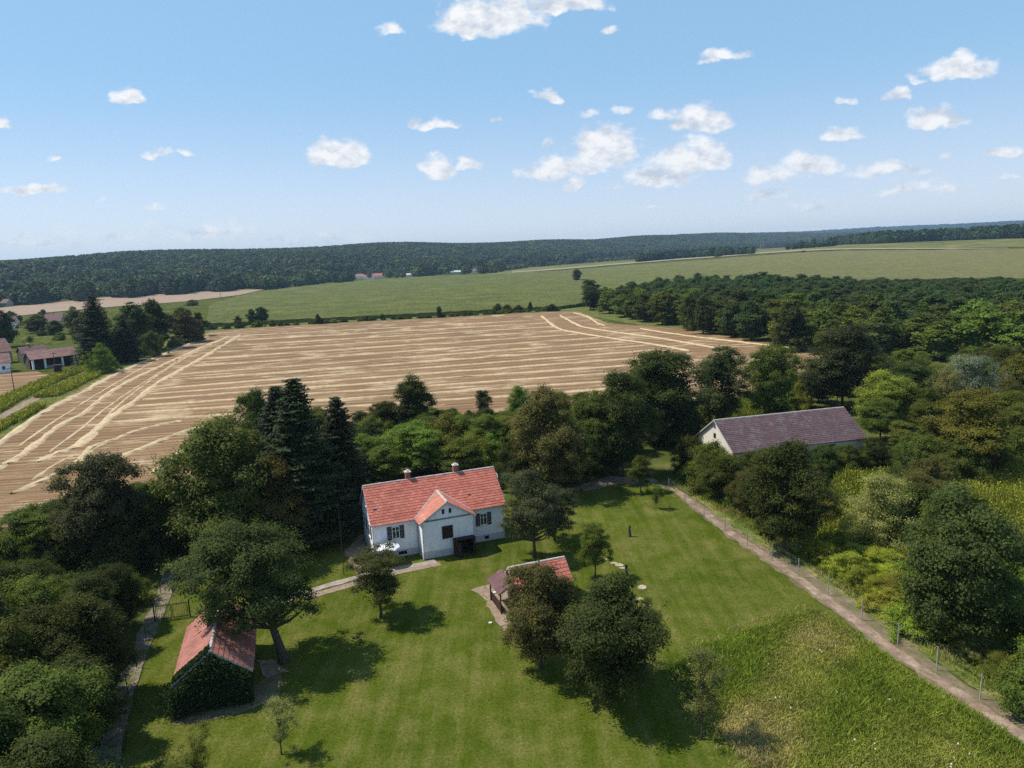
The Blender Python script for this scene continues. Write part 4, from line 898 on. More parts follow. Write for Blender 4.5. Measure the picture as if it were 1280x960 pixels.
def gable_house(name, loc, rz, L, Wd, eave, ridge, wall, tile, label, cat, oh=.3, ohx=.3, tw=.42, th=.36, plinth=None, group=None, detail=True, ridge_mat='mortar', solid=True):
    """x along the ridge, y across; origin at the front left corner of the walls"""
    e = empty(name, loc, rz, label, cat, group); half = Wd / 2; sl = (ridge - eave) / (half + oh); we = eave + sl * oh - .06
    if solid:
        MB().prism([(0, 0, -.15), (0, Wd, -.15), (0, Wd, we), (0, half, ridge - .1), (0, 0, we)], (L, 0, 0)).build('wall', wall, e)
    if plinth: 
        z = plinth; MB().box(-.03, L + .03, -.03, 0, -.1, z).box(-.03, L + .03, Wd, Wd + .03, -.1, z).box(-.03, 0, 0, Wd, -.1, z).box(L, L + .03, 0, Wd, -.1, z).build('plinth', M['plinth'], e)
    t = .09
    deck = MB().prism([(-ohx, -oh, eave), (-ohx, half, ridge), (-ohx, Wd + oh, eave), (-ohx, Wd + oh, eave - t), (-ohx, half, ridge - t), (-ohx, -oh, eave - t)], (L + 2 * ohx, 0, 0)).build('roof', M['fascia'], e)
    S = math.hypot(half + oh, ridge - eave); up = Vector((0, half + oh, ridge - eave))
    tiles('roof_tiles', (-ohx - .04, -oh - .05, eave - .05 * sl), (1, 0, 0), up, L + 2 * ohx + .08, S + .05, tw, th, tile, deck)
    tiles('roof_tiles', (-ohx - .04, Wd + oh + .05, eave - .05 * sl), (1, 0, 0), (0, -(half + oh), ridge - eave), L + 2 * ohx + .08, S + .05, tw, th, tile, deck)
    rc = MB(); n = max(3, int(L / .4)); x = -ohx - .05; st = (L + 2 * ohx + .1) / n
    for k in range(n):
        zz = ridge + .05 + random.uniform(-.008, .012); rc.prism([(x + k * st, half - .13, zz - .05), (x + k * st, half - .07, zz + .03), (x + k * st, half + .07, zz + .03), (x + k * st, half + .13, zz - .05)], (st * .97, 0, 0))
    rc.build('ridge_cap', M[ridge_mat] if ridge_mat in M else ridge_mat, deck)
    if detail:
        for xx in (-ohx - .06, L + ohx + .045):
            MB().prism([(xx, -oh - .03, eave + .02), (xx, half, ridge + .04), (xx, half, ridge - .14), (xx, -oh - .03, eave - .14)], (.03, 0, 0)).build('verge_board', M['gutter'], deck)
            MB().prism([(xx, Wd + oh + .03, eave + .02), (xx, half, ridge + .04), (xx, half, ridge - .14), (xx, Wd + oh + .03, eave - .14)], (.03, 0, 0)).build('verge_board', M['gutter'], deck)
    return e, deck
def chimney(parent, x, y, z0, z1, w=.5, mat='brick', cap='concrete_post'):
    c = MB().box(x - w / 2, x + w / 2, y - w / 2, y + w / 2, z0, z1).build('chimney', M[mat], parent)
    MB().box(x - w * .66, x + w * .66, y - w * .66, y + w * .66, z1 + .002, z1 + .12).box(x - w * .3, x + w * .3, y - w * .3, y + w * .3, z1 + .122, z1 + .26).build('chimney_cap', M[cap], c)
def window(e, x, z, w, h, y=0.0, face='front', shutters=None, closed=False, frame='white_paint'):
    """face: front = looking to -y at the plane y; left = looking to -x at the plane x=y"""
    def bx(mb, a0, a1, d0, d1, z0, z1):
        if face == 'front': mb.box(a0, a1, y - d1, y - d0, z0, z1)
        else: mb.box(y - d1, y - d0, a0, a1, z0, z1)
        return mb
    x0, x1, z0, z1 = x - w / 2, x + w / 2, z - h / 2, z + h / 2; mb = MB(); fw = .07
    for a in ((x0, x0 + fw, z0, z1), (x1 - fw, x1, z0, z1), (x0 + fw, x1 - fw, z1 - fw, z1), (x0 + fw, x1 - fw, z0, z0 + fw), (x - .03, x + .03, z0 + fw, z1 - fw)): bx(mb, a[0], a[1], -.02, .05, a[2], a[3])
    for a in ((x0 + fw, x - .03), (x + .03, x1 - fw)): bx(mb, a[0], a[1], -.02, .045, z0 + h * .62, z0 + h * .62 + .05)
    wn = mb.build('window', M[frame], e)
    for a in ((x0 + fw, x - .03), (x + .03, x1 - fw)): bx(MB(), a[0], a[1], -.02, .012, z0 + fw, z1 - fw).build('pane', M['glass'], wn)
    bx(MB(), x0 - .08, x1 + .08, -.01, .12, z0 - .07, z0 - .005).build('sill', M['white_paint'], wn)
    if shutters or closed:
        sw = w / 2 + .02
        for s in (-1, 1):
            if closed: c = x + s * sw / 2; a0, a1, d = c - sw / 2 + .01, c + sw / 2 - .01, .06
            else: c = x + s * (w / 2 + shutters / 2 + .01); a0, a1, d = c - shutters / 2, c + shutters / 2, .02
            m2 = MB(); 
            for (p, q, r, t) in ((a0, a0 + .06, z0 - .04, z1 + .04), (a1 - .06, a1, z0 - .04, z1 + .04), (a0 + .06, a1 - .06, z1 - .03, z1 + .04), (a0 + .06, a1 - .06, z0 - .04, z0 + .03), (a0 + .06, a1 - .06, z - .03, z + .03)): bx(m2, p, q, d - .015, d + .035, r, t)
            k = z0 + .05
            while k < z1 - .06:
                if abs(k - z) > .05: bx(m2, a0 + .06, a1 - .06, d - .012, d + .018, k, k + .055)
                k += .085
            sh = m2.build('shutter', M['brown_wood'], wn)
    return wn

# the white house -----------------------------------------------------------
HA = R(20.6); HP = Vector((-15.05, 70.3, 0))
house, hroof = gable_house('white_house', HP, HA, 14.4, 6.7, 4.02, 7.3, M['white_wall'], M['tile_red'], 'white farmhouse with red tiled roof and gabled front porch', 'house', .32, .22, .40, .33, .78)
window(house, 2.35, 2.78, .82, 1.35, 0, 'front', .48); window(house, 12.1, 2.6, .82, 1.35, 0, 'front', .48)
window(house, 2.0, 2.75, .82, 1.35, 0, 'left', .46); window(house, 4.8, 2.75, .82, 1.35, 0, 'left', .46); window(house, 3.35, 5.4, .5, .7, 0, 'left')
PX0, PX1, PY = 4.75, 10.3, -1.9; pm = (PX0 + PX1) / 2
MB().prism([(PX0, PY, -.15), (PX1, PY, -.15), (PX1, PY, 4.05), (pm, PY, 5.88), (PX0, PY, 4.05)], (0, -PY + .5, 0)).build('porch_wall', M['white_wall'], house)
MB().box(PX0 - .03, PX1 + .03, PY - .03, PY, -.1, .8).box(PX0 - .03, PX0, PY, -.035, -.1, .8).box(PX1, PX1 + .03, PY, -.035, -.1, .8).build('plinth', M['plinth'], house)
MB().box(PX0 + .15, PX1 - .25, PY - .09, PY + .01, 4.10, 4.22).build('cornice', M['fascia'], house)
pr = .3; slp = (6.0 - 4.0) / (pm - PX0 + pr); t = .09
pdk = MB().prism([(PX0 - pr, PY - .22, 4.0), (pm, PY - .22, 6.0), (PX1 + pr, PY - .22, 4.0), (PX1 + pr, PY - .22, 4.0 - t), (pm, PY - .22, 6.0 - t), (PX0 - pr, PY - .22, 4.0 - t)], (0, 4.2, 0)).build('porch_roof', M['fascia'], house)
Sp = math.hypot(pm - PX0 + pr, 2.0)
tiles('roof_tiles', (PX0 - pr - .03, PY - .26, 3.98), (0, 1, 0), (pm - PX0 + pr, 0, 2.0), 4.2, Sp, .40, .33, M['tile_pink'], pdk)
tiles('roof_tiles', (PX1 + pr + .03, PY - .26, 3.98), (0, 1, 0), (-(PX1 - pm + pr), 0, 2.0), 4.2, Sp, .40, .33, M['tile_red'], pdk)
MB().prism([(pm - .14, PY - .28, 6.0), (pm - .07, PY - .28, 6.1), (pm + .07, PY - .28, 6.1), (pm + .14, PY - .28, 6.0)], (0, 4.0, 0)).build('ridge_cap', M['mortar'], pdk)
for s, xe in ((-1, PX0 - pr), (1, PX1 + pr)):     # mortared valleys where the porch roof meets the main slope
    yv0 = -.32; yv1 = -.32 + (6.0 - 4.02) / ((7.3 - 4.02) / (3.35 + .32))
    MB().tube([(xe, yv0, 4.08), (pm, yv1, 6.08)], .10, 6).build('valley_flashing', M['mortar'], pdk)
    MB().prism([(xe, PY - .29, 4.05), (pm, PY - .29, 6.05), (pm, PY - .29, 5.88), (xe, PY - .29, 3.88)], (0, .03, 0)).build('verge_board', M['gutter'], pdk)
window(house, 7.45, 2.62, 1.15, 1.35, PY, 'front', None, True, 'brown_wood')
for x in (7.1, 7.85): 
    a = MB().box(x - .14, x + .14, PY - .012, PY + .01, 4.68, 5.18).build('attic_window', M['dark'], house); MB().box(x - .18, x + .18, PY - .03, PY - .001, 4.62, 4.675).build('sill', M['white_paint'], a)
for x, w in ((2.95, .9), (12.4, .5)): 
    a = MB().box(x - w / 2, x + w / 2, -.045, -.02, .25, .62).build('cellar_window', M['dark'], house); MB().box(x - w / 2 - .05, x + w / 2 + .05, -.06, -.02, .63, .69).build('lintel', M['plinth'], a)
cel = MB().box(8.0, 8.1, PY - .75, PY - .03, 0, 1.75).box(10.15, 10.25, PY - .75, PY - .03, 0, 1.75).box(7.95, 10.3, PY - .8, PY - .03, 1.752, 1.84).build('cellar_entrance', M['brown_wood'], house)
MB().box(8.1, 10.15, PY - .06, PY - .035, 0, 1.74).build('opening', M['dark'], cel)
for x, a in ((8.1, 1), (10.15, -1)):
    d = MB()
    for k in range(5): d.box(a * k * .16 - (.15 if a < 0 else 0), a * k * .16 + (.15 if a > 0 else 0), -.02, .02, .03, 1.7)
    o = d.build('cellar_door', M['brown_wood'], cel); o.location = (x, PY - .77, 0); o.rotation_euler = (0, 0, R(-a * 62))
chimney(hroof, 4.75, 3.6, 6.9, 8.05); chimney(hroof, 10.2, 3.6, 6.9, 8.05)
g = MB().tube([(-.2, -.36, 3.96), (PX0 - .35, -.36, 3.93)], .06, 6).tube([(PX1 + .35, -.36, 3.93), (14.6, -.36, 3.96)], .06, 6).build('gutter', M['gutter'], house)
for p in ((-.06, -.08), (14.47, -.08), (PX0 - .09, -.12), (PX0 + .02, PY - .1)): MB().tube([(p[0], p[1] - .2, 3.9), (p[0], p[1], 3.6), (p[0], p[1], .1)], .045, 6).build('downpipe', M['gutter'], g)
dish = MB(); c = Vector((14.75, 2.6, 6.4)); dish.tube([(14.62, 2.9, 5.6), (14.75, 2.75, 6.4), (14.75, 2.75, 7.0)], .025, 5).build('aerial_mast', M['metal'], house)
rr_ = []; 
d2 = MB(); d2.add([(c + Vector((.03 * (1 - q * q), math.cos(a) * .4 * q, math.sin(a) * .4 * q)))[:] for q in (.02, .55, 1) for a in np.linspace(0, 6.283, 12, endpoint=False)], [(i * 12 + j, i * 12 + (j + 1) % 12, (i + 1) * 12 + (j + 1) % 12, (i + 1) * 12 + j) for i in range(2) for j in range(12)])
d2.tube([c, c + Vector((.28, 0, -.1))], .012, 4).build('satellite_dish', M['white_paint'], house)

# garden umbrella
def hl(x, y, z=0): return HP + Vector((x * math.cos(HA) - y * math.sin(HA), x * math.sin(HA) + y * math.cos(HA), z))
um = empty('garden_umbrella', hl(1.15, -1.5), 0, 'white garden umbrella with a blue panel beside the house wall', 'umbrella')
MB().tube([(0, 0, 0), (0, 0, 2.35)], .025, 6).build('pole', M['white_paint'], um); MB().tube([(0, 0, 0), (0, 0, .12)], .26, 10).build('base', M['concrete_post'], um)
for k in range(8):
    a0, a1 = k * math.pi / 4, (k + 1) * math.pi / 4; am = (a0 + a1) / 2; r = 1.25; ap = (0, 0, 2.42)
    P3 = [(math.cos(a0) * r, math.sin(a0) * r, 1.95), (math.cos(am) * r * .93, math.sin(am) * r * .93, 2.0), (math.cos(a1) * r, math.sin(a1) * r, 1.95)]
    lo = [(p[0], p[1], p[2] - .16) for p in P3]
    MB().add([ap] + P3 + lo, [(0, 1, 2), (0, 2, 3), (1, 4, 5, 2), (2, 5, 6, 3)]).build('canopy_panel', M['canvas_blue' if k == 2 else 'canvas'], um)

# ivy covered outbuilding ------------------------------------------------------
SB = R(107); out_loc = Vector((-19.8, 47.0, 0))
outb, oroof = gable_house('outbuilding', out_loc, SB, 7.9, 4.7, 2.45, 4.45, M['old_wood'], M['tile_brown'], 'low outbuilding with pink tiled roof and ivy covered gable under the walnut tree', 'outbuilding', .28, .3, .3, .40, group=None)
chimney(oroof, 4.6, 2.75, 3.8, 4.85, .55, 'brick', 'concrete_post')
MB().box(2.2, 3.1, -.03, .01, 0, 1.95).build('door', M['brown_wood'], outb)
MB().box(4.6, 5.4, -.03, .01, 1.0, 1.8).build('window', M['dark'], outb)
def ivy():
    n = 16000; y = rng.uniform(-.2, 5.2, n); z = rng.uniform(0, 1, n); top = np.where(y < 2.35, 2.45 + y / 2.35 * 1.9, 4.35 - (y - 2.35) / 2.35 * 1.9) + .1
    z = z ** .75 * np.clip(top, .6, 5); d = rng.gamma(2.0, .13, n) + .05 + .5 * np.clip((y - 3.6) / 1.4, 0, 1) * rng.uniform(0, 1, n)
    p = np.stack([-d, y, z], 1)
    m = 2600; y2 = 4.75 + rng.gamma(2, .2, m); x2 = rng.uniform(-.6, 2.4, m) ; z2 = rng.uniform(0, 1, m) * (2.3 - .35 * np.clip(x2, 0, 9)); p = np.concatenate([p, np.stack([x2 - .3, y2, z2], 1)])
    m = 1500; yy = rng.uniform(2.4, 5.0, m); p = np.concatenate([p, np.stack([rng.uniform(-.45, .25, m), yy, 4.62 - (yy - 2.35) / 2.65 * 2.0 + rng.uniform(-.1, .22, m)], 1)])
    k = len(p); nr = np.array([-1., .25, .35]) + rng.normal(size=(k, 3)) * .6
    o = link_mesh('ivy', leaves_to_mesh('ivy', p, nr, rng.uniform(.05, .10, k), np.clip(rng.normal(.45, .08, k), 0, .7), M['leaf'], .8), None, outb); o.color = (.040, .072, .022, 1); o['kind'] = 'stuff'
ivy()

# small tiled shed behind the reddish fruit tree ---------------------------------
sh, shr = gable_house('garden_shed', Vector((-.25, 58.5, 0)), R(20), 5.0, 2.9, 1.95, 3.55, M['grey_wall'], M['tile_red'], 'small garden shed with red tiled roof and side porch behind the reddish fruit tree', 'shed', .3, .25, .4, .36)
lean = MB().prism([(-1.75, -.2, 2.0), (-.28, -.2, 2.75), (-.28, -.2, 2.66), (-1.75, -.2, 1.91)], (0, 3.3, 0)).build('porch_roof', M['fascia'], sh)
tiles('roof_tiles', (-1.8, -.22, 2.0), (0, 1, 0), (1.5, 0, .76), 3.34, 1.66, .4, .36, M['tile_dark'], lean)
for y in (0, 2.8): MB().box(-1.6, -1.5, y, y + .1, 0, 2.0).build('post', M['brown_wood'], sh)
MB().box(-.04, -.005, .9, 1.8, 0, 1.85).build('door', M['brown_wood'], sh)
MB().box(-1.5, -1.42, .15, 2.8, 0, .9).build('porch_screen', M['brown_wood'], sh)

# old barn in the scrub -----------------------------------------------------------
BA = R(13.7); bo = Vector((30.3, 95.1, 0)) + Vector((.3 * math.cos(BA) - .35 * math.sin(BA), .3 * math.sin(BA) + .35 * math.cos(BA), 0))
barn, broof = gable_house('barn', bo, BA, 21.2, 10.0, 2.95, 6.5, M['cream'], M['tile_old'], 'long old barn with weathered dark red roof and cream gable in the scrub', 'barn', .35, .3, .36, .34)
for (y, z, w, h) in ((5.2, 5.35, .3, .35), (5.2, 4.1, .5, .75)): 
    a = MB().box(-.012, .02, y - w / 2, y + w / 2, z - h / 2, z + h / 2).build('window', M['dark'], barn); MB().box(-.03, -.013, y - w / 2 - .08, y - w / 2, z - h / 2, z + h / 2).box(-.03, -.013, y + w / 2, y + w / 2 + .08, z - h / 2, z + h / 2).build('frame', M['old_wood'], a)
for x in (4, 9, 14): MB().box(x, x + 2.4, -.03, .01, 0, 2.5).build('door', M['old_wood'], barn)

# farm on the far left --------------------------------------------------------------
def post_shed():
    O = at(41, 462.5); E_ = at(97, 455.5); ang = math.atan2(E_.y - O.y, E_.x - O.x); L = (E_ - O).length
    e, dk = gable_house('open_shed', O, ang, L, 7.0, 3.4, 5.9, M['grey_wall'], M['tile_farm'], 'open fronted farm shed with faded pinkish tiled roof and white posts', 'shed', .5, .4, .5, .45, solid=False)
    MB().box(0, L, 6.9, 7.0, 0, 3.7).box(0, .15, 2.5, 6.9, 0, 3.6).box(L - .15, L, 0, 6.9, 0, 3.6).build('wall', M['dark'] if False else M['old_wood'], e)
    MB().prism([(L - .2, 0, 3.6), (L - .2, 3.5, 5.75), (L - .2, 7, 3.6)], (.15, 0, 0)).prism([(.05, 0, 3.6), (.05, 3.5, 5.75), (.05, 7, 3.6)], (.15, 0, 0)).build('gable', M['old_wood'], e)
    for k, x in enumerate((.1, .27 * L, .66 * L, .93 * L)): MB().box(x, x + .55, -.02, .5, 0, 3.45).build('post', M['white_wall'], e)
    MB().box(.27 * L + .6, .66 * L - .05, .1, .3, 0, .9).build('low_wall', M['grey_wall'], e)
post_shed()
def far_house(bx, by, wpx, eave, ridge, depth, ang, wall, tile, label, group=None, name='farmhouse', wins=3, tw=.6):
    P = at(bx, by); L = wpx * proj(P)[2] / FPX
    e, dk = gable_house(name, P, R(ang), L, depth, eave, ridge, wall, tile, label, 'house', .4, .3, tw, tw * .8, group=group, detail=False)
    for k in range(wins):
        x = L * (k + .7) / (wins + .4); w = MB().box(x - .5, x + .5, -.04, .01, 1.0, 2.3).build('window', M['white_paint'], e); MB().box(x - .4, x + .4, -.06, -.041, 1.1, 2.2).build('pane', M['glass'], w)
    for y in (depth * .3, depth * .7): w = MB().box(L - .01, L + .04, y - .5, y + .5, 1.0, 2.3).build('window', M['white_paint'], e); MB().box(L + .041, L + .055, y - .4, y + .4, 1.1, 2.2).build('pane', M['glass'], w)
    chimney(dk, L * .4, depth / 2 + .3, ridge - .5, ridge + .9, .6); return e
far_house(-22, 458, 34, 4.2, 8.6, 9.0, 55, M['grey_wall'], M['tile_farm'], 'old grey farmhouse with brown tiled roof at the farm')
far_house(-30, 470, 37, 3.3, 6.0, 6.0, 40, M['white_wall'], M['tile_farm'], 'white farmhouse with patched orange roof in front of the grey one')
far_house(30, 455, 26, 3.6, 5.6, 8.0, 46, M['old_wood'], M['tile_dark'], 'dark wooden barn behind the open shed', wins=0, name='wooden_barn')
far_house(55, 410, 20, 3.6, 7.8, 9.0, 8, M['grey_wall'], M['tile_dark'], 'house with dark purple red roof among the farm trees')
far_house(10, 411, 14, 3.2, 7.0, 8.0, 60, M['white_wall'], M['tile_farm'], 'white gabled house with pale pink roof behind the farm trees')
for (bx, by, w, ev, rg, wl, tl, lb) in VH: far_house(bx, by, w, ev * 1.1, rg * 1.15, 9, random.choice([4, 12, -8]), M[wl], M[tl], lb, name='village_house', wins=3, tw=1.2)

# raised hide, poles, fences ---------------------------------------------------------
hp = at(73, 469); hd = empty('hunting_hide', hp, R(40), 'dark wooden hunting hide on short legs in the goldenrod strip', 'hide')
MB().box(-1.0, 1.0, -.9, .9, 1.0, 3.1).build('cabin', M['brown_wood'], hd); MB().prism([(-1.15, -1.05, 3.12), (1.15, -1.05, 3.12), (1.15, -1.05, 3.22), (-1.15, -1.05, 3.3)], (0, 2.1, 0)).build('roof', M['iron'], hd)
MB().box(-.5, .5, -.93, -.901, 2.1, 2.6).build('opening', M['dark'], hd)
for x in (-.95, .8):
    for y in (-.85, .7): MB().box(x, x + .15, y, y + .15, 0, 1.0).build('leg', M['white_paint'], hd)
def pole(bx, by, top, label, cross=True, r=.13, mat='old_wood', name='utility_pole', group=None, cat='pole'):
    P = at(bx, by); h = height_to(P, top); e = empty(name, P, random.uniform(.3, .8), label, cat, group)
    MB().tube([(0, 0, -.1), (0, 0, h)], [r, r * .65], 7).build('post', M[mat], e)
    if cross:
        MB().box(-.9, .9, -.06, .06, h - .6, h - .48).build('crossarm', M[mat], e)
        for x in (-.8, 0, .8): MB().tube([(x, 0, h - .478), (x, 0, h - .28)], .05, 6).build('insulator', M['white_paint'], e)
pole(18.5, 492, 458, 'wooden utility pole at the edge of the brown field patch'); pole(69.5, 461.5, 440, 'wooden utility pole in front of the open farm shed'); pole(245, 369, 343, 'tall thin pole beyond the far brown field', False, .25); pole(276, 374, 357, 'pole between the far brown field and the corn', False, .2)
pole(1046, 512, 474, 'grey pole rising behind the barn roof', True, .1); pole(430, 719, 629, 'thin bare pole on the grass left of the house gable', False, .04, 'iron', 'flag_pole')
def tx(o): return o
M['post_grey'] = simple('post_grey', (.36,.34,.31), .25, 6.0)
fence = empty('wire_fence', at(998, 722), 0, 'wire mesh fence with pale concrete posts along the dirt track', 'fence')
fp = pxs([(1285,915),(1225,875),(1170.6,839),(1122,808),(1077,776),(1035,745),(998,722),(965,701),(934,683),(906,664),(880,648),(856,631),(836,616)]); fo = Vector(fence.location)
for p in fp: MB().box(-.03, .03, -.03, .03, -.1, 1.95).build('post', M['post_grey'], fence).location = p - fo
for k, z in enumerate((.1, .5, .9, 1.3, 1.7, 1.88)): MB().tube([p - fo + Vector((0, 0, z)) for p in fp], .0025, 3).build('wire', M['metal'], fence)
gf = empty('drive_fence', at(172, 822), 0, 'wire fence with thin dark iron posts along the gravel driveway', 'fence'); go_ = Vector(gf.location)
dp = pxs([(160,868),(171,835),(183,802)]) ; dp2 = pxs([(201,742),(209,722)])
for p in dp + dp2: MB().tube([(0, 0, -.1), (0, 0, 1.7)], .035, 6).build('post', M['iron'], gf).location = p - go_
for z in (.3, .8, 1.3, 1.6): MB().tube([p - go_ + Vector((0, 0, z)) for p in dp + dp2], .003, 3).build('wire', M['iron'], gf)
ga = at(194, 777); gb = at(238, 771); gate = empty('iron_gate', ga, math.atan2(gb.y - ga.y, gb.x - ga.x), 'black iron bar gate across the driveway beside the outbuilding', 'gate'); L = (gb - ga).length
for x in (0, L): MB().box(x - .05, x + .05, -.05, .05, 0, 1.7).build('gate_post', M['iron'], gate)
for x0, x1 in ((.14, L / 2 - .03), (L / 2 + .03, L - .14)):
    lf = MB().box(x0, x1, -.025, .025, .15, .21).box(x0, x1, -.025, .025, 1.4, 1.46).box(x0, x0 + .05, -.025, .025, .211, 1.399).box(x1 - .05, x1, -.025, .025, .211, 1.399).build('gate_leaf', M['iron'], gate)
    n = 9
    for k in range(1, n): x = x0 + (x1 - x0) * k / n; MB().tube([(x, 0, .05), (x, 0, 1.6)], .014, 5).build('bar', M['iron'], lf)
# stumps and stepping stones
for (bx, by, tp, lb) in ((787, 671, 657, 'dark cut tree stump on the open lawn'), (783, 720, 706, 'dark post stump in the shade by the stepping stones')):
    P = at(bx, by); h = height_to(P, tp); o = MB().tube([(0, 0, -.05), (.03, 0, h * .25), (-.02, .02, h * .7), (0, 0, h)], [.24, .15, .13, .11], 9).tube([(0, 0, h * .6), (.16, .02, h * .95)], [.06, .03], 6).build('tree_stump', M['bark']); o.location = P; tag(o, lb, 'stump')
for k, (bx, by, r) in enumerate([(760,700,.42),(767,705,.35),(774,707,.5),(779,711,.4),(802,735,.5),(800,750,.38),(808,757,.45),(798,772,.4),(811,778,.38),(803,765,.3)]):
    P = at(bx, by); a = np.linspace(0, 6.283, 9, endpoint=False); o = MB().prism([(math.cos(t) * r * random.uniform(.55, 1.15), math.sin(t) * r * random.uniform(.45, 1.0), .0) for t in a], (0, 0, .09)).build('stepping_stone', M['stone']); o.location = P + Vector((0, 0, .02)); tag(o, 'pale flat stepping stone in the lawn beside the dark trees', 'stone', 'stepping stones in the lawn')
for (bx, by, r) in ((618,742,.22),(613,780,.18)):
    P = at(bx, by); o = MB().prism([(math.cos(t) * r * random.uniform(.75, 1.1), math.sin(t) * r * .6, 0) for t in np.linspace(0, 6.283, 7, endpoint=False)], (0, 0, .12)).build('stone', M['white_paint']); o.location = P + Vector((0, 0, .04)); tag(o, 'small whitish stone on the bare dirt before the shed', 'stone', 'stones before the shed')

# ------------------------------------------------------------------ grass, meadow and goldenrod
def blades(name, pts, h, w, nb, mat, tintf, label, cat, spread=.12, lean=.28, kind='stuff', flower=0.0, fsize=.05, ftint=1.0):
    """upright tufts of narrow blades; some carry a flower head"""
    n = len(pts); P = np.repeat(np.asarray(pts), nb, 0); m = n * nb; a = rng.uniform(0, 6.28, m); hh = np.repeat(h, nb) * rng.uniform(.55, 1.15, m); ln = rng.normal(0, lean, (m, 2)) * hh[:, None]
    B = P + np.concatenate([rng.normal(0, spread, (m, 2)), np.zeros((m, 1))], 1); T = B + np.concatenate([ln, hh[:, None]], 1); d = np.stack([np.cos(a), np.sin(a), np.zeros(m)], 1) * (w * rng.uniform(.6, 1.4, m))[:, None]
    mid = (B + T) / 2 + np.array([0, 0, 1]) * (hh * .08)[:, None]
    v = np.stack([B - d * .6, mid + d, T, mid - d], 1).reshape(-1, 3); f = np.arange(4 * m).reshape(-1, 4); t = np.repeat(np.clip(np.repeat(tintf, nb) + rng.normal(0, .08, m), 0, .8), 4)
    if flower:
        k = rng.random(m) < flower; c = T[k]; q = len(c); s = fsize * rng.uniform(.6, 1.4, q); u = unit(q) ; u2 = np.cross(u, unit(q)); u2 /= np.linalg.norm(u2, axis=1, keepdims=True); u = u * s[:, None]; u2 = u2 * s[:, None]
        v2 = np.stack([c - u, c + u2, c + u, c - u2], 1).reshape(-1, 3); f = np.concatenate([f, np.arange(4 * q).reshape(-1, 4) + len(v)]); v = np.concatenate([v, v2]); t = np.concatenate([t, np.full(4 * q, ftint)])
    o = link_mesh(name, np_mesh(name, v, f, mat, {'tint': ('POINT', t)})); return tag(o, label, cat, kind=kind)
def in_poly_pts(poly, n, z=.02, avoid=()):
    xs = np.array([p[0] for p in poly]); ys = np.array([p[1] for p in poly]); X = rng.uniform(xs.min(), xs.max(), n); Y = rng.uniform(ys.min(), ys.max(), n)
    def ins(pl):
        c = np.zeros(n, bool); px = [p[0] for p in pl]; py = [p[1] for p in pl]
        for i in range(len(pl)):
            x1, y1, x2, y2 = px[i], py[i], px[i - 1], py[i - 1]
            if y1 == y2: continue
            c ^= ((y1 > Y) != (y2 > Y)) & (X < (x2 - x1) * (Y - y1) / (y2 - y1) + x1)
        return c
    k = ins(poly)
    for q in avoid: k &= ~ins(q)
    return np.stack([X[k], Y[k], np.full(k.sum(), z)], 1)
def vnoise(p, s, ph=0.0):
    x, y = p[:, 0] * s, p[:, 1] * s
    return .5 + .25 * (np.sin(x * 1.3 + ph) * np.cos(y * 1.1 - ph) + np.sin(x * .53 + y * .81 + 2 * ph) + .6 * np.sin(x * 2.3 - y * 1.9 + ph))
M['meadow'] = m_plant('meadow_plants', [(0, (.18,.255,.024)), (.3, (.265,.325,.04)), (.55, (.37,.365,.08)), (.8, (.52,.41,.20)), (.9, (.5,.42,.05)), (1, (.7,.68,.6))])
M['golden'] = m_plant('goldenrod_plants', [(0, (.13,.18,.02)), (.4, (.22,.26,.03)), (.8, (.32,.32,.045)), (1, (.46,.41,.05))])
M['turf'] = m_plant('turf', [(0, (.085,.126,.011)), (.45, (.13,.165,.018)), (.8, (.25,.2,.08)), (1, (.3, .3, .2))])
p = in_poly_pts(meadow_poly, 42000, .03); vn = vnoise(p, .55); vn2 = vnoise(p, .21, 1.7)
blades('meadow_plants', p, .13 + .55 * np.clip(vn * .6 + vn2 * .7 - .15, 0, 1) * rng.uniform(.5, 1.2, len(p)), .032, 4, M['meadow'], np.clip(1.05 - .95 * vn2 - .3 * vn + rng.normal(0, .09, len(p)), 0, .8), 'tall rough meadow plants beside the dirt track', 'meadow', .14, .55, flower=.006, fsize=.04, ftint=.9)
mc = np.array([[q.x, q.y] for q in meadow_poly]).mean(0); fr = [Vector((mc[0] + (q.x - mc[0]) * 1.13, mc[1] + (q.y - mc[1]) * 1.13, 0)) for q in meadow_poly]
pf = in_poly_pts(fr, 16000, .03, (meadow_poly,)); pf = pf[rng.random(len(pf)) < .55]; track_side = pf[:, 0] < np.interp(pf[:, 1], [36, 44, 58, 80], [29.6, 28.6, 25.2, 18]); pf = pf[track_side]
blades('meadow_fringe', pf, rng.uniform(.08, .38, len(pf)), .028, 3, M['meadow'], np.clip(rng.normal(.62, .15, len(pf)), 0, .8), 'ragged dry grass where the meadow meets the lawn', 'grass', .16, .5)
k = rng.permutation(len(p))[:50]; blades('meadow_flowers', p[k], np.full(len(k), .7), .01, 2, M['meadow'], np.full(len(k), .4), 'scattered white flower heads in the rough meadow', 'flowers', .1, flower=.8, fsize=.055, ftint=1.0)
p = in_poly_pts(lawn_poly, 130000, .02, (meadow_poly,)); p = p[np.hypot(p[:, 0], p[:, 1]) < 78]; vn = vnoise(p, .8, .4)
blades('lawn_grass', p, rng.uniform(.03, .08, len(p)), .018, 2, M['turf'], np.clip(vnoise(p, .33, 2.2) * .6 + .1 + rng.normal(0, .12, len(p)), 0, .8), 'short mown grass of the garden lawn', 'grass', .1)
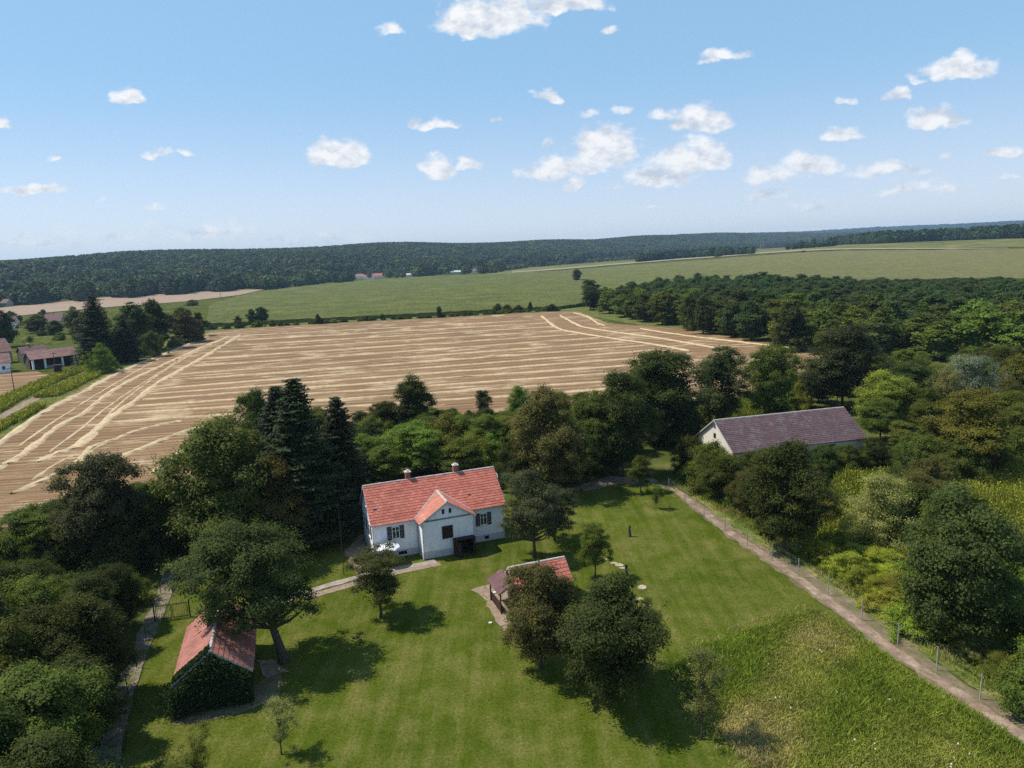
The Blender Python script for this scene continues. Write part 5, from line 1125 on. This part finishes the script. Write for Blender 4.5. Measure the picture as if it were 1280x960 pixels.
for nm, poly, n, hh, lb in (('goldenrod', goldA, 6500, 1.25, 'yellow flowering goldenrod around the pale willow'), ('goldenrod', goldB, 14000, 1.35, 'yellow flowering goldenrod behind the very large green tree'), ('goldenrod', goldC, 3500, 1.6, 'yellow green tall weeds behind the barn')):
    p = in_poly_pts(poly, n * 2, .0); vn = vnoise(p, .4, .7)
    blades(nm, p, hh * rng.uniform(.4, 1.2, len(p)) * (.45 + .9 * vn), .05, 4, M['golden'], np.clip(vn * .7 + rng.normal(0, .12, len(p)), 0, .8), lb, 'goldenrod', .2, flower=.3, fsize=.07)
for line, wd, n, lb in (([(-70,548),(0,507),(40,487),(90,466),(120,455)], 5.5, 5000, 'yellow green goldenrod strip on the farm side of the grass path'), ([(56,497),(80,486),(110,472),(135,462)], 5.0, 3500, 'yellow green goldenrod strip between the grass path and the stubble'), ([(-40,556),(0,535),(30,520),(50,508)], 2.4, 1500, 'thin weeds strip between the grass path and the stubble')):
    p = in_poly_pts(ribbon_pts(smooth_line(pxs(line)), wd), n * 14, 0.0); p = p[:n]
    blades('goldenrod', p, 1.3 * rng.uniform(.5, 1.1, len(p)), .12, 4, M['golden'], np.clip(rng.normal(.45, .2, len(p)), 0, .8), lb, 'goldenrod', .3, flower=.18, fsize=.16)
p = in_poly_pts(pxs([(838,612),(866,618),(905,645),(1000,704),(1100,775),(1225,862),(1300,912),(1300,880),(1225,836),(1160,796),(1100,752),(1050,716),(1000,684),(905,628),(850,596)]), 16000, .0); vn = vnoise(p, .9)
blades('verge_weeds', p, .3 + .5 * vn * rng.random(len(p)), .03, 3, M['meadow'], np.clip(vn * .8, 0, .75), 'weeds along the foot of the wire fence', 'weeds', .15)
p = in_poly_pts(pxs([(-160,600),(0,528),(60,495),(110,464),(210,421),(262,411),(262,416),(140,468),(60,510),(0,551),(-160,645)]), 9000, 0.0); blades('margin_grass', p, rng.uniform(.15, .4, len(p)), .09, 3, M['meadow'], np.clip(rng.normal(.45, .15, len(p)), 0, .8), 'uncut green grass margin along the stubble', 'grass', .3)
# ------------------------------------------------------------------ the air
def haze():
    o = MB().box(-9600, 9600, -9600, 9600, -3, 260).build('haze', NT('haze_air').m); m = o.data.materials[0]; nt = m.node_tree
    for n in [n for n in nt.nodes if n.type != 'OUTPUT_MATERIAL']: nt.nodes.remove(n)
    v = nt.nodes.new('ShaderNodeVolumePrincipled'); v.inputs['Color'].default_value = (.52, .76, 1.0, 1); v.inputs['Density'].default_value = HAZE; v.inputs['Anisotropy'].default_value = 0.1
    nt.links.new(v.outputs[0], [n for n in nt.nodes if n.type == 'OUTPUT_MATERIAL'][0].inputs['Volume'])
    m.cycles.homogeneous_volume = True; o.display_type = 'WIRE'; tag(o, 'thin pale summer haze over the whole landscape', 'haze', kind='stuff')
HAZE = 8.5e-5
haze()
